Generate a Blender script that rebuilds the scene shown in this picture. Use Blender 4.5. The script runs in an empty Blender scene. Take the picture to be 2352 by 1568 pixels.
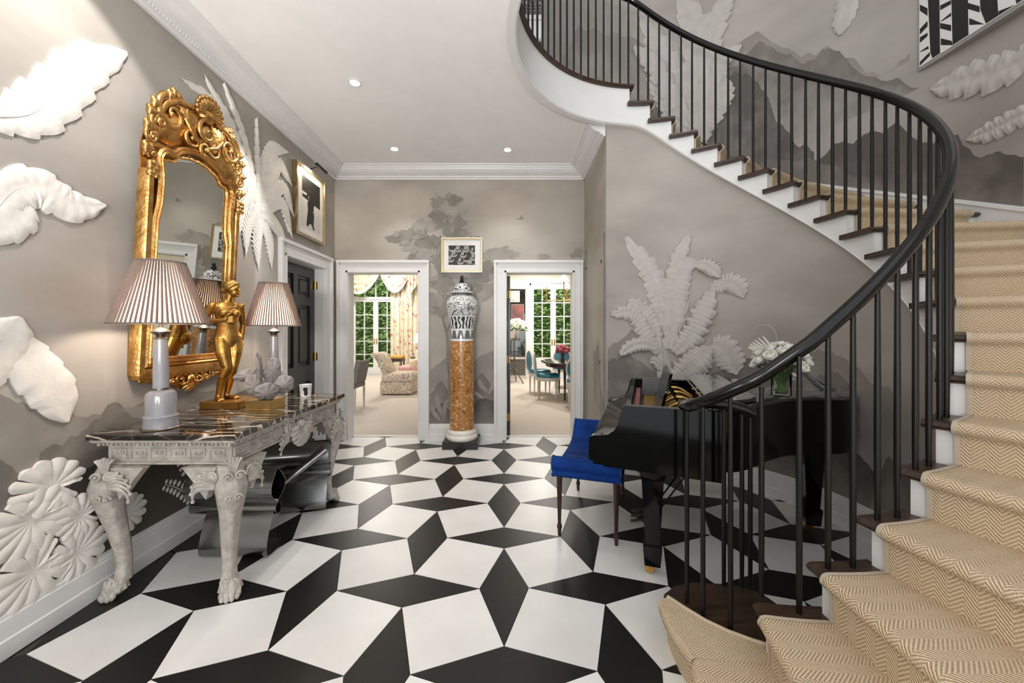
import bpy, bmesh, math, random
from mathutils import Vector, Matrix, noise
random.seed(7)
sc = bpy.context.scene
PI = math.pi
R = math.radians
sin, cos = math.sin, math.cos
V = Vector

# ------------------------------------------------------------------ camera, world, sun, exposure
F, H, CX, CY = 885.5, 1.38, 1176.0, 758.4          # focal length and principal point at 2352 x 1568
cd = bpy.data.cameras.new('camera'); cam = bpy.data.objects.new('camera', cd)
sc.collection.objects.link(cam); sc.camera = cam
cam.location = (0, 0, H); cam.rotation_euler = (R(90), 0, 0)
cd.sensor_width = 36; cd.lens = F / 2352 * 36; cd.shift_y = -(784 - CY) / 2352
cd.clip_start = .05; cd.clip_end = 200
sc.view_settings.view_transform = 'Standard'; sc.view_settings.look = 'None'
sc.view_settings.gamma = 1; sc.view_settings.use_curve_mapping = False
sc.view_settings.exposure = 0.52
sc.cycles.max_bounces = 8; sc.cycles.diffuse_bounces = 5; sc.cycles.glossy_bounces = 4
sc.cycles.transmission_bounces = 6; sc.cycles.transparent_max_bounces = 12
sc.cycles.caustics_reflective = False; sc.cycles.caustics_refractive = False
sc.cycles.sample_clamp_indirect = 6

wd = bpy.data.worlds.new('overcast_sky'); sc.world = wd; wd.use_nodes = True
bg = wd.node_tree.nodes['Background']
bg.inputs['Color'].default_value = (.94, .97, 1.0, 1); bg.inputs['Strength'].default_value = 1.0

def lamp(name, kind, loc, energy, color=(1, .98, .95), size=.05, rot=None, aim=None, spot=None, blend=.6):
    l = bpy.data.lights.new(name, kind); l.energy = energy; l.color = color
    if kind == 'SUN': l.angle = size
    elif kind == 'AREA': l.size = size
    else: l.shadow_soft_size = size
    if kind == 'SPOT': l.spot_size = R(spot); l.spot_blend = blend
    o = bpy.data.objects.new(name, l); sc.collection.objects.link(o); o.location = loc
    if aim is not None: o.rotation_euler = (V(aim) - V(loc)).to_track_quat('-Z', 'Y').to_euler()
    elif rot: o.rotation_euler = rot
    return o
lamp('sunlight', 'SUN', (-8, 22, 20), 8.0, (1, .96, .9), R(1.0), aim=(-8 + .62 * 20, 22 - .30 * 20, 20 - 20 * .95))
lamp('ceiling_fill_spot', 'SPOT', (-.9, -.9, 1.55), 260, (1, .985, .96), .15, aim=(-.8, 2.4, 3.4), spot=95, blend=.9)  # unseen spot, added behind the camera to brighten the hall ceiling
for x, y in ((-1.5, -.9), (-.2, -1.1)):      # unseen pair of fill lamps, added behind the camera to lift the ceiling
    lamp('ceiling_fill_point', 'POINT', (x, y, 1.45), 42, (1, .98, .95), .28)

# ------------------------------------------------------------------ helpers
def lin(r, g, b):
    def f(c):
        c /= 255
        return c / 12.92 if c <= .04045 else ((c + .055) / 1.055) ** 2.4
    return (f(r), f(g), f(b), 1)

def at(px, py, y):      # the point seen at px, py whose distance along the room is y
    return V(((px - CX) / F * y, y, H - (py - CY) / F * y))
def at_z(px, py, z):
    return at(px, py, F * (H - z) / (py - CY))
def at_x(px, py, x):
    return at(px, py, x * F / (px - CX))

class MB:
    def __init__(s): s.v = []; s.f = []; s.uv = []
    def add(s, vs, fs, uvs=None):
        b = len(s.v); s.v += [tuple(p) for p in vs]
        s.f += [tuple(i + b for i in f) for f in fs]
        if uvs is not None:
            while len(s.uv) < b: s.uv.append((0, 0))
            s.uv += uvs
        return s
    def box(s, x0, x1, y0, y1, z0, z1, m=None):
        vs = [V(p) for p in ((x0,y0,z0),(x1,y0,z0),(x1,y1,z0),(x0,y1,z0),(x0,y0,z1),(x1,y0,z1),(x1,y1,z1),(x0,y1,z1))]
        if m: vs = [m @ p for p in vs]
        return s.add(vs, [(3,2,1,0),(4,5,6,7),(0,1,5,4),(1,2,6,5),(2,3,7,6),(3,0,4,7)])
    def cbox(s, c, d, m=None):
        return s.box(c[0]-d[0]/2, c[0]+d[0]/2, c[1]-d[1]/2, c[1]+d[1]/2, c[2]-d[2]/2, c[2]+d[2]/2, m)
    def hexa(s, bot, top):   # two lists of four points
        return s.add(list(bot) + list(top), [(3,2,1,0),(4,5,6,7),(0,1,5,4),(1,2,6,5),(2,3,7,6),(3,0,4,7)])
    def extrude(s, prof, o0, o1, A, B, caps=True):
        n = len(prof); A, B = V(A), V(B)
        vs = [V(o) + A * a + B * b for o in (o0, o1) for a, b in prof]
        fs = [(i, (i+1) % n, n + (i+1) % n, n + i) for i in range(n)]
        if caps: fs += [tuple(range(n))[::-1], tuple(range(n, 2*n))]
        return s.add(vs, fs)
    def sheet(s, prof, o0, o1, A, B, t):    # an open profile as a sheet of thickness t
        n = len(prof); out = []
        for i in range(n):
            a = V(prof[max(i-1, 0)]); b = V(prof[min(i+1, n-1)]); d = (b - a); d.normalize()
            out.append((prof[i][0] - d.y * t, prof[i][1] + d.x * t))
        A, B = V(A), V(B); full = list(prof) + out[::-1]; m = len(full)
        vs = [V(o) + A * a + B * b for o in (o0, o1) for a, b in full]
        fs = [(i, (i+1) % m, m + (i+1) % m, m + i) for i in range(m)]
        for i in range(n - 1):
            fs += [(i, 2*n-1-i, 2*n-2-i, i+1), (m+i, m+i+1, m+2*n-2-i, m+2*n-1-i)]
        return s.add(vs, fs)
    def tube(s, pts, r, seg=8, caps=True, flat=1.0, up=(0, 0, 1)):
        pts = [V(p) for p in pts]; n = len(pts)
        rs = r if isinstance(r, (list, tuple)) else [r] * n
        vs = []; fs = []; ref = None
        for i, p in enumerate(pts):
            d = (pts[min(i+1, n-1)] - pts[max(i-1, 0)]).normalized()
            if ref is None:
                ref = V(up) if abs(d.dot(V(up))) < .9 else V((1, 0, 0))
            a = d.cross(ref)
            if a.length < 1e-6: a = d.orthogonal()
            a.normalize(); b = a.cross(d).normalized(); ref = b
            for k in range(seg):
                t = 2 * PI * k / seg
                vs.append(p + a * cos(t) * rs[i] + b * sin(t) * rs[i] * flat)
        for i in range(n - 1):
            for k in range(seg):
                k2 = (k + 1) % seg
                fs.append((i*seg+k, i*seg+k2, (i+1)*seg+k2, (i+1)*seg+k))
        if caps: fs += [tuple(range(seg))[::-1], tuple((n-1)*seg + k for k in range(seg))]
        return s.add(vs, fs)
    def loft(s, rings, caps=True):      # rings of equal length
        n = len(rings[0]); vs = [p for r in rings for p in r]; fs = []
        for i in range(len(rings) - 1):
            for k in range(n):
                k2 = (k + 1) % n
                fs.append((i*n+k, i*n+k2, (i+1)*n+k2, (i+1)*n+k))
        if caps: fs += [tuple(range(n))[::-1], tuple((len(rings)-1)*n + k for k in range(n))]
        return s.add(vs, fs)
    def lathe(s, prof, c=(0, 0, 0), seg=24, a0=0, a1=2*PI, wob=None):
        full = abs(a1 - a0 - 2*PI) < 1e-6; m = seg if full else seg + 1
        vs = []; fs = []; uvs = []
        for i, (r, z) in enumerate(prof):
            for k in range(m):
                a = a0 + (a1 - a0) * k / seg
                rr = r * (wob(a, i) if wob else 1)
                vs.append((c[0] + rr * cos(a), c[1] + rr * sin(a), c[2] + z)); uvs.append((k / seg, i / max(1, len(prof)-1)))
        for i in range(len(prof) - 1):
            for k in range(seg):
                k2 = (k + 1) % m if full else k + 1
                fs.append((i*m+k, i*m+k2, (i+1)*m+k2, (i+1)*m+k))
        if full:
            if prof[0][0] > 1e-5: fs.append(tuple(range(m))[::-1])
            if prof[-1][0] > 1e-5: fs.append(tuple((len(prof)-1)*m + k for k in range(m)))
        return s.add(vs, fs, uvs)
    def ball(s, c, r, seg=10, rings=7, m=None):
        rx, ry, rz = (r, r, r) if not isinstance(r, (tuple, list)) else r
        c = V(c); vs = []
        for i in range(rings + 1):
            t = -PI/2 + PI * i / rings
            for k in range(seg):
                a = 2 * PI * k / seg
                p = V((rx * cos(t) * cos(a), ry * cos(t) * sin(a), rz * sin(t)))
                vs.append(c + (m @ p if m else p))
        fs = [(i*seg+k, i*seg+(k+1) % seg, (i+1)*seg+(k+1) % seg, (i+1)*seg+k) for i in range(rings) for k in range(seg)]
        return s.add(vs, fs)
    def grid(s, fn, nu, nv, uv=True, closed_u=False):
        vs = []; uvs = []
        for i in range(nu + 1):
            for j in range(nv + 1):
                vs.append(fn(i / nu, j / nv)); uvs.append((i / nu, j / nv))
        w = nv + 1
        return s.add(vs, [(i*w+j, (i+1)*w+j, (i+1)*w+j+1, i*w+j+1) for i in range(nu) for j in range(nv)], uvs)
    def poly(s, pts): return s.add(pts, [tuple(range(len(pts)))])
    def prism(s, pts, z0, z1):
        n = len(pts)
        vs = [(p[0], p[1], z0) for p in pts] + [(p[0], p[1], z1) for p in pts]
        return s.add(vs, [(i, (i+1) % n, n + (i+1) % n, n + i) for i in range(n)] + [tuple(range(n))[::-1], tuple(range(n, 2*n))])
    def xf(s, m, start=0):
        for i in range(start, len(s.v)): s.v[i] = tuple(m @ V(s.v[i]))
        return s
    def mesh(s, name, smooth=35, recalc=True, merge=0):
        me = bpy.data.meshes.new(name); me.from_pydata(s.v, [], s.f)
        if s.uv:
            while len(s.uv) < len(s.v): s.uv.append((0, 0))
            ul = me.uv_layers.new(name='UVMap')
            for l in me.loops: ul.data[l.index].uv = s.uv[l.vertex_index]
        if recalc or merge:
            bm = bmesh.new(); bm.from_mesh(me)
            if merge: bmesh.ops.remove_doubles(bm, verts=bm.verts, dist=merge)
            if recalc: bmesh.ops.recalc_face_normals(bm, faces=bm.faces)
            bm.to_mesh(me); bm.free()
        if smooth:
            me.polygons.foreach_set('use_smooth', [True] * len(me.polygons))
            if smooth < 180: me.set_sharp_from_angle(angle=R(smooth))
        me.update()
        return me
    def build(s, name, mat, parent=None, smooth=35, recalc=True, merge=0):
        return link(name, s.mesh(name, smooth, recalc, merge), mat, parent)

def link(name, me, mat, parent=None):
    o = bpy.data.objects.new(name, me); sc.collection.objects.link(o)
    if mat is not None and not me.materials: me.materials.append(mat)
    if parent is not None:
        o.parent = parent
        o.matrix_parent_inverse = WM(parent).inverted()
    return o
def WM(o):      # world matrix without a depsgraph update
    m = Matrix.LocRotScale(o.location, o.rotation_euler, o.scale)
    return (WM(o.parent) @ o.matrix_parent_inverse @ m) if o.parent else m
def thing(name, label, cat, loc=(0, 0, 0), group=None):
    o = bpy.data.objects.new(name, None); sc.collection.objects.link(o); o.location = loc
    o.empty_display_size = .1
    return tag(o, label, cat, group)
def tag(o, label, cat, group=None, kind=None):
    o['label'] = label; o['category'] = cat
    if group: o['group'] = group
    if kind: o['kind'] = kind
    return o
def struct(o): o['kind'] = 'structure'; return o
def stuff(o): o['kind'] = 'stuff'; return o
def copy_tree(o, parent=None):
    c = o.copy(); sc.collection.objects.link(c)
    if parent: c.parent = parent
    for ch in [x for x in bpy.data.objects if x.parent is o]: copy_tree(ch, c)
    return c
def remesh(o, vox, smooth=4, dec=None):
    m = o.modifiers.new('r', 'REMESH'); m.mode = 'VOXEL'; m.voxel_size = vox; m.use_smooth_shade = True
    if smooth:
        k = o.modifiers.new('s', 'SMOOTH'); k.iterations = smooth; k.factor = .5
    if dec:
        k = o.modifiers.new('d', 'DECIMATE'); k.ratio = dec
    return o

# ------------------------------------------------------------------ materials
MATS = {}
def M(name, col, rough=.5, metal=0.0, var=.06, scale=6.0, bump=0.0, bscale=60.0, spec=.5, coat=0.0, col2=None, stretch=(1, 1, 1), rand=0.0, detail=4, emit=None, trans=0, sss=0):
    if name in MATS: return MATS[name]
    m = bpy.data.materials.new(name); m.use_nodes = True; MATS[name] = m
    N, L = m.node_tree.nodes, m.node_tree.links; b = N['Principled BSDF']
    c = col if len(col) == 4 else lin(*col)
    tc = N.new('ShaderNodeTexCoord'); mp = N.new('ShaderNodeMapping'); mp.inputs['Scale'].default_value = stretch
    L.new(tc.outputs['Object'], mp.inputs['Vector'])
    nz = N.new('ShaderNodeTexNoise'); nz.inputs['Scale'].default_value = scale; nz.inputs['Detail'].default_value = detail
    L.new(mp.outputs[0], nz.inputs['Vector'])
    rp = N.new('ShaderNodeValToRGB'); L.new(nz.outputs['Fac'], rp.inputs['Fac'])
    rp.color_ramp.elements[0].position = .3; rp.color_ramp.elements[1].position = .7
    if col2:
        c2 = col2 if len(col2) == 4 else lin(*col2)
        rp.color_ramp.elements[0].color = c; rp.color_ramp.elements[1].color = c2
    else:
        rp.color_ramp.elements[0].color = tuple(x * (1 - var) for x in c[:3]) + (1,)
        rp.color_ramp.elements[1].color = tuple(min(1, x * (1 + var)) for x in c[:3]) + (1,)
    out = rp.outputs['Color']
    if rand:
        oi = N.new('ShaderNodeObjectInfo'); mr = N.new('ShaderNodeMapRange')
        mr.inputs['To Min'].default_value = 1 - rand; mr.inputs['To Max'].default_value = 1 + rand * .5
        L.new(oi.outputs['Random'], mr.inputs['Value'])
        mx = N.new('ShaderNodeMix'); mx.data_type = 'RGBA'; mx.blend_type = 'MULTIPLY'; mx.inputs[0].default_value = 1
        L.new(out, mx.inputs[6]); L.new(mr.outputs[0], mx.inputs[7]); out = mx.outputs[2]
    L.new(out, b.inputs['Base Color'])
    b.inputs['Roughness'].default_value = rough; b.inputs['Metallic'].default_value = metal
    b.inputs['Specular IOR Level'].default_value = spec; b.inputs['Coat Weight'].default_value = coat
    b.inputs['Coat Roughness'].default_value = .04
    b.inputs['Transmission Weight'].default_value = trans
    if sss: b.inputs['Subsurface Weight'].default_value = sss
    if emit: b.inputs['Emission Color'].default_value = c; b.inputs['Emission Strength'].default_value = emit
    if bump:
        n2 = N.new('ShaderNodeTexNoise'); n2.inputs['Scale'].default_value = bscale; n2.inputs['Detail'].default_value = 3
        L.new(mp.outputs[0], n2.inputs['Vector'])
        bp = N.new('ShaderNodeBump'); bp.inputs['Strength'].default_value = bump; bp.inputs['Distance'].default_value = .01
        L.new(n2.outputs['Fac'], bp.inputs['Height']); L.new(bp.outputs[0], b.inputs['Normal'])
    return m
def nodes(m): return m.node_tree.nodes, m.node_tree.links, m.node_tree.nodes['Principled BSDF']
def ramp(N, L, src, stops, interp='LINEAR'):
    r = N.new('ShaderNodeValToRGB'); r.color_ramp.interpolation = interp; e = r.color_ramp.elements
    while len(e) < len(stops): e.new(.5)
    for k, (p, c) in enumerate(stops): e[k].position = p; e[k].color = c if len(c) == 4 else lin(*c)
    if src is not None: L.new(src, r.inputs['Fac'])
    return r
def math_node(N, L, op, a, b=None):
    n = N.new('ShaderNodeMath'); n.operation = op
    for i, x in enumerate((a, b)):
        if x is None: continue
        if isinstance(x, (int, float)): n.inputs[i].default_value = x
        else: L.new(x, n.inputs[i])
    return n.outputs[0]

WHITE = M('white_trim_paint', (223, 222, 220), .35, var=.02)
CEIL = M('ceiling_paint', (243, 241, 239), .6, var=.02)
PLASTER = M('white_plaster_relief', (226, 221, 214), .6, var=.05, scale=14, bump=.15, bscale=50)
MURAL = M('greige_mural_paint', (150, 143, 135), .6, col2=(176, 170, 162), scale=1.1, detail=6, stretch=(1, 1, 2.2))
MURAL_B = M('back_mural_paint', (146, 139, 129), .6, col2=(178, 171, 161), scale=1.0, detail=6, stretch=(1, 1, 1.8))
MURAL_S = M('stair_mural_paint', (144, 139, 132), .6, col2=(174, 168, 161), scale=1.0, detail=6, stretch=(1, 1, 1.8))
RELIEF_S = M('stair_relief_paint', (182, 177, 171), .6, var=.08, scale=10, bump=.15, bscale=50)
def paint(name, top, bottom, rag=.25, scale=5):      # a painted hill: its colour thins out towards the foot, as mist does in the mural
    m = M(name, top, .65); N, L, b = nodes(m)
    uv = N.new('ShaderNodeTexCoord'); sx = N.new('ShaderNodeSeparateXYZ'); L.new(uv.outputs['UV'], sx.inputs[0])
    nz = N.new('ShaderNodeTexNoise'); nz.inputs['Scale'].default_value = scale; nz.inputs['Detail'].default_value = 7
    L.new(uv.outputs['Object'], nz.inputs['Vector'])
    k = math_node(N, L, 'ADD', sx.outputs['Y'], math_node(N, L, 'MULTIPLY', math_node(N, L, 'SUBTRACT', nz.outputs['Fac'], .5), rag * 4))
    r = ramp(N, L, k, [(0, bottom), (.9, top)])
    L.new(r.outputs[0], b.inputs['Base Color'])
    return m
HILL_D = paint('mural_dark_hill', (86, 81, 75), (128, 122, 115), .5)
HILL_M = paint('mural_mid_hill', (112, 106, 99), (152, 146, 139), .5)
HILL_L = paint('mural_far_hill', (136, 130, 123), (164, 158, 151), .4)
HILL_X = paint('mural_deep_shade', (66, 60, 54), (82, 75, 68))
TREE = M('mural_tree_paint', (112, 107, 99), .65, col2=(140, 134, 126), scale=5)
TREE_L = M('mural_pale_tree_paint', (134, 129, 121), .65, col2=(158, 152, 144), scale=5)
TILE_W = M('white_floor_tile', (230, 230, 228), .33, spec=.32, col2=(215, 214, 211), scale=2.2, rand=.07, detail=6)
TILE_B = M('black_floor_tile', (30, 29, 28), .34, spec=.2, col2=(33, 31, 30), scale=3, rand=.15, bump=.05, bscale=120)
GROUT = M('dark_joint', (60, 56, 52), .8)
GOLD = M('gold_leaf', (204, 160, 88), .32, 1.0, col2=(166, 118, 56), scale=9, bump=.25, bscale=40)
GOLD_D = M('antique_gold', (172, 124, 66), .36, 1.0, col2=(216, 172, 108), scale=14, bump=.4, bscale=50)
GOLD_P = M('pale_gold_leaf', (206, 178, 120), .34, 1.0, col2=(180, 150, 90), scale=12, bump=.1)
LACQ = M('black_piano_lacquer', (6, 6, 6), .08, var=.2, spec=.3)
RAILP = M('black_rail_lacquer', (10, 11, 10), .14, var=.2, spec=.4)
IRON = M('black_baluster_paint', (16, 15, 14), .36, var=.2, spec=.35)
OAK = M('dark_oak', (42, 30, 23), .33, col2=(74, 55, 42), scale=5, stretch=(1, 9, 9), bump=.1, bscale=30)
BLACK = M('black_paint', (24, 24, 24), .3, var=.2)
DOORB = M('black_door_paint', (38, 38, 37), .3, var=.1)
BRASS = M('brass', (190, 150, 84), .3, 1.0, var=.15)
STEEL = M('polished_steel', (150, 150, 150), .22, 1.0, var=.15, scale=3, stretch=(1, 12, 1))
SILVER = M('silver', (205, 203, 200), .2, 1.0, var=.05)
STONE = M('limed_carved_wood', (196, 190, 181), .6, col2=(160, 153, 145), scale=26, bump=.35, bscale=70)
PORC = M('milk_glass', (158, 156, 161), .15, var=.03, coat=.5, sss=.0)
CHROME = M('pewter_collar', (120, 112, 102), .3, .9, var=.2)
TAUPE = M('taupe_pleated_silk', (138, 122, 114), .8, var=.06, scale=30)
BLUE = M('royal_blue_velvet', (8, 42, 104), .8, spec=.15, col2=(16, 60, 134), scale=7, bump=.12, bscale=90)
MAHOG = M('dark_mahogany', (52, 34, 27), .3, var=.3, scale=10, stretch=(1, 1, .2))
CARPET = M('beige_carpet', (198, 188, 176), .95, var=.04, scale=40, bump=.2, bscale=200)
CREAM = M('cream_wall_paint', (232, 228, 220), .6, var=.02)
PAPER = M('white_mat_board', (226, 223, 218), .7, var=.015)
INK = M('black_ink', (22, 21, 20), .5, var=.2)
GLASSM = None
def glass(name, tint=(1, 1, 1), gl=.12):
    m = bpy.data.materials.new(name); m.use_nodes = True; N, L = m.node_tree.nodes, m.node_tree.links
    N.remove(N['Principled BSDF']); t = N.new('ShaderNodeBsdfTransparent'); t.inputs[0].default_value = tint + (1,)
    g = N.new('ShaderNodeBsdfGlossy'); g.inputs['Roughness'].default_value = .02
    w = N.new('ShaderNodeLayerWeight'); w.inputs[0].default_value = gl
    x = N.new('ShaderNodeMixShader'); L.new(w.outputs['Fresnel'], x.inputs[0]); L.new(t.outputs[0], x.inputs[1]); L.new(g.outputs[0], x.inputs[2])
    L.new(x.outputs[0], N['Material Output'].inputs[0]); return m
GLASS = glass('clear_glass')
MIRROR = M('silvered_glass', (205, 205, 200), .015, 1.0, var=.01)
SLIP = M('smoky_mirror_slip', (120, 116, 110), .08, 1.0, var=.25, scale=20)
# ------------------------------------------------------------------ wall surfaces: (along, height, out of the wall) -> point
SCX, SCY, SR0 = 1.172, 2.566, 1.19           # centre of the round stair well, radius of the wall under the stair
OUT = 2.12                                   # radius of the outer stair wall
RX = SCX + OUT                               # flat wall at the right
def XL(y): return -2.235 + .025 * (4.857 - y)
def SL(y, z, d=0): return V((XL(y) + d, y, z))
def SB(x, z, d=0): return V((x, 4.857 - d, z))
def SC(u, z, d=0): a = u / SR0; return V((SCX + (SR0 - d) * cos(a), SCY + (SR0 - d) * sin(a), z))
def SU(u, z, d=0):
    if u < 0: return V((RX - d, SCY + u, z))
    a = u / OUT; return V((SCX + (OUT - d) * cos(a), SCY + (OUT - d) * sin(a), z))
def iL(px, py): k = (px - CX) / F; y = -2.1136 / (k + .025); return (y, H - (py - CY) / F * y)
def iB(px, py): return ((px - CX) / F * 4.857, H - (py - CY) / F * 4.857)
def icyl(px, py, r):
    k = (px - CX) / F; A = k*k + 1; B = -2 * (k * SCX + SCY); C = SCX**2 + SCY**2 - r*r
    y = (-B + math.sqrt(max(0, B*B - 4*A*C))) / (2*A); x = k * y
    return (math.atan2(y - SCY, x - SCX) * r, H - (py - CY) / F * y)
def iC(px, py): return icyl(px, py, SR0)
def iU(px, py):
    u, z = icyl(px, py, OUT)
    if u < 0 or px > 2150:
        y = RX * F / (px - CX)
        if y < SCY: return (y - SCY, H - (py - CY) / F * y)
    return (u, z)

# ------------------------------------------------------------------ room shell
def boxL(mb, y0, y1, z0, z1, d0, d1):
    mb.hexa([SL(y0, z0, d0), SL(y0, z0, d1), SL(y1, z0, d1), SL(y1, z0, d0)], [SL(y0, z1, d0), SL(y0, z1, d1), SL(y1, z1, d1), SL(y1, z1, d0)])
CZ = 3.40
DL0, DL1, DZ = 3.74, 4.58, 2.106
m = MB(); boxL(m, -1.2, DL0, -.05, CZ + .2, -.16, 0); boxL(m, DL1, 5.02, -.05, CZ + .2, -.16, 0); boxL(m, DL0, DL1, DZ, CZ + .2, -.16, 0)
wall_left = struct(m.build('wall_left', MURAL))
OP = [(-2.062, -1.18), (-.071, .762)]
m = MB()
for x0, x1 in ((-2.4, OP[0][0]), (OP[0][1], OP[1][0]), (OP[1][1], 1.05)): m.box(x0, x1, 4.857, 5.017, -.05, CZ + .2)
for x0, x1 in OP: m.box(x0, x1, 4.857, 5.017, DZ, CZ + .2)
wall_back = struct(m.build('wall_back', MURAL_B))
m = MB().box(.9105, 1.06, 3.76, 4.857, -.05, CZ - .01)
wall_right = struct(m.build('wall_right', MURAL_B))
# wall under the stair: a drum that stops at the stair string
NZ, DA = .17, 9.66
def ang(n): return 80.6 - DA * (21 - n)
def pitch(a): return ((a - 80.6) / DA + 21) * NZ     # height of the nosing line at angle a (degrees)
def soffit(a):
    z = pitch(a) - .31; k = .05
    return min(z, 3.36) if abs(z - 3.36) > .25 else -(math.log(math.exp(-z / k) + math.exp(-3.36 / k)) * k)
m = MB(); n = 70
def fw(t, s): a = 102.6 - t * 200; z1 = max(.05, soffit(a) + .02); return V((SCX + SR0 * cos(R(a)), SCY + SR0 * sin(R(a)), -.02 + (z1 + .02) * s))
m.grid(fw, n, 4)
wall_stair = struct(m.build('wall_stair', MURAL, smooth=180))
# outer stair wall, two storeys high
m = MB(); m.grid(lambda t, s: SU(OUT * R(113 * t), (lambda z0: z0 + (6.75 - z0) * s)(max(-.05, min(3.46, -.05 + (t * 113 - 55) * .125)))), 60, 4)
wall_well = struct(m.build('wall_stairwell', MURAL_S, smooth=180))
m = MB().box(RX, RX + .15, -1.2, SCY, -.05, 6.75)
wall_far_right = struct(m.build('wall_far_right', MURAL_S))
# ceiling of the hall, cut by the round well
pts = [(-2.42, -1.2), (-2.42, 5.02), (1.05, 5.02), (1.05, 3.76)]
ci = [(SCX + 1.165 * cos(R(a)), SCY + 1.165 * sin(R(a))) for a in range(96, 206, 2)]
pts += ci + [(ci[-1][0], -1.2)]
m = MB().prism(pts, CZ, CZ + .05)
bm = bmesh.new(); me = m.mesh('ceiling', smooth=0); bm.from_mesh(me); bmesh.ops.triangulate(bm, faces=[f for f in bm.faces if len(f.verts) > 4]); bm.to_mesh(me); bm.free()
ceiling = struct(link('ceiling', me, CEIL))
# upstairs floor above it
m = MB().box(-2.42, .0, -1.2, 5.0, CZ + .06, 3.72)
struct(m.build('floor_upstairs', OAK))
# unseen roof added over the stair well to cut the sky light
struct(MB().box(-2.6, 3.5, .6, 6.4, 6.76, 6.85).build('ceiling_sky_blocker', CEIL, smooth=0))
# cornices
COR = [(0,3.27),(.022,3.27),(.025,3.284),(.034,3.288),(.046,3.288),(.05,3.305),(.085,3.318),(.12,3.335),(.142,3.358),(.146,3.37),(.162,3.372),(.168,3.386),(.19,3.389),(.195,3.4),(0,3.4)]
m = MB().extrude(COR, SL(-1.2, 0), SL(4.857, 0), (1, .0, 0), (0, 0, 1)); c1 = struct(m.build('trim_1', WHITE, smooth=25))
m = MB().extrude(COR, SB(-2.25, 0), SB(.9105, 0), (0, -1, 0), (0, 0, 1)); c2 = struct(m.build('trim_2', WHITE, smooth=25))
m = MB().extrude(COR, (.9105, 4.857, 0), (.9105, 3.75, 0), (-1, 0, 0), (0, 0, 1)); c3 = struct(m.build('trim_3', WHITE, smooth=25))
m = MB()
y = 1.2
while y < 4.8:
    p = SL(y, 3.297, .04); m.cbox(p, (.024, .012, .014)); y += .024
stuff(m.build('dentil_row', WHITE, c1, smooth=0))
m = MB(); x = -2.15
while x < .88: m.cbox(SB(x, 3.297, .04), (.012, .024, .014)); x += .024
stuff(m.build('dentil_row', WHITE, c2, smooth=0))
# baseboards
BASE = [(0,0),(.03,0),(.03,.075),(.024,.08),(.022,.16),(.018,.165),(.018,.178),(.012,.184),(.012,.196),(.004,.204),(0,.204)]
m = MB().extrude(BASE, SL(-1.2, 0), SL(3.63, 0), (1, 0, 0), (0, 0, 1)); struct(m.build('baseboard_left', WHITE, smooth=25))
m = MB().extrude(BASE, SB(-1.04, 0), SB(-.215, 0), (0, -1, 0), (0, 0, 1)); struct(m.build('baseboard_back', WHITE, smooth=25))
m = MB().extrude(BASE, (.9105, 4.857, 0), (.9105, 3.72, 0), (-1, 0, 0), (0, 0, 1)); struct(m.build('baseboard_right', WHITE, smooth=25))
m = MB(); n = 60; rings = []
for i in range(n + 1):
    a = R(101 - 150 * i / n); rings.append([(SCX + (SR0 - d) * cos(a), SCY + (SR0 - d) * sin(a), z) for d, z in BASE])
m.loft(rings); struct(m.build('baseboard_stair', WHITE, smooth=25))

# floor: the bed, and every tile a piece
m = MB().box(-2.4, 3.3, -1.2, 5.02, -.06, -.009)
floor = struct(m.build('floor', GROUT, smooth=0))
LS, LP = .50956, .7418; LQ = 1 - LP; LT = (-.0021, -4.0506); LY = .021
def lat(X, Z):
    dx, dz = (X - LT[0]) * LS, (Z - LT[1]) * LS
    return V((cos(LY) * dx - sin(LY) * dz, sin(LY) * dx + cos(LY) * dz, 0))
def tile_mesh(name, poly, mat):
    c = sum((V((p[0], p[1])) for p in poly), V((0, 0))) / 4
    pts = []
    for p in poly:
        d = V((p[0], p[1])) - c; d *= 1 - .0035 / d.length * (1.35 if d.length > .3 else 1); pts.append(d)
    rot = Matrix.Rotation(LY, 2)
    pts = [rot @ (d * LS) for d in pts]
    mb = MB().prism([(p.x, p.y) for p in pts], -.008, 0)
    # a hair of arris round each tile
    me = mb.mesh(name, smooth=0); me.materials.append(mat)
    return me, c
TM = {'H': tile_mesh('black_tile', [(-LP,0),(0,-LQ),(LP,0),(0,LQ)], TILE_B), 'V': tile_mesh('black_tile', [(-LQ,0),(0,-LP),(LQ,0),(0,LP)], TILE_B),
      'A': tile_mesh('white_tile', [(0,LQ),(LP,0),(1,LP),(LQ,1)], TILE_W), 'B': tile_mesh('white_tile', [(LQ,0),(1,LQ),(LP,1),(0,LP)], TILE_W)}
def put_tile(kind, i, j):
    me, c = TM[kind]; p = lat(i + c.x, j + c.y)
    if p.x < -2.32 or p.y > 5.12 or p.y < .9 or p.x > 2.4: return
    if p.y > 4.86 and not any(x0 - .35 < p.x < x1 + .35 for x0, x1 in OP): return
    if p.x > .9 and (p.y > 3.9 or math.hypot(p.x - SCX, p.y - SCY) > 1.42): return
    if p.x > .62 and p.y < 1.3: return
    o = link('black_tile' if kind in 'HV' else 'white_tile', me, None, floor); o.location = p
for i in range(-6, 7):
    for j in range(-3, 7):
        ev = (i + j) % 2 == 0
        put_tile('V' if ev else 'H', i, j); put_tile('B' if ev else 'A', i, j)

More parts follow.
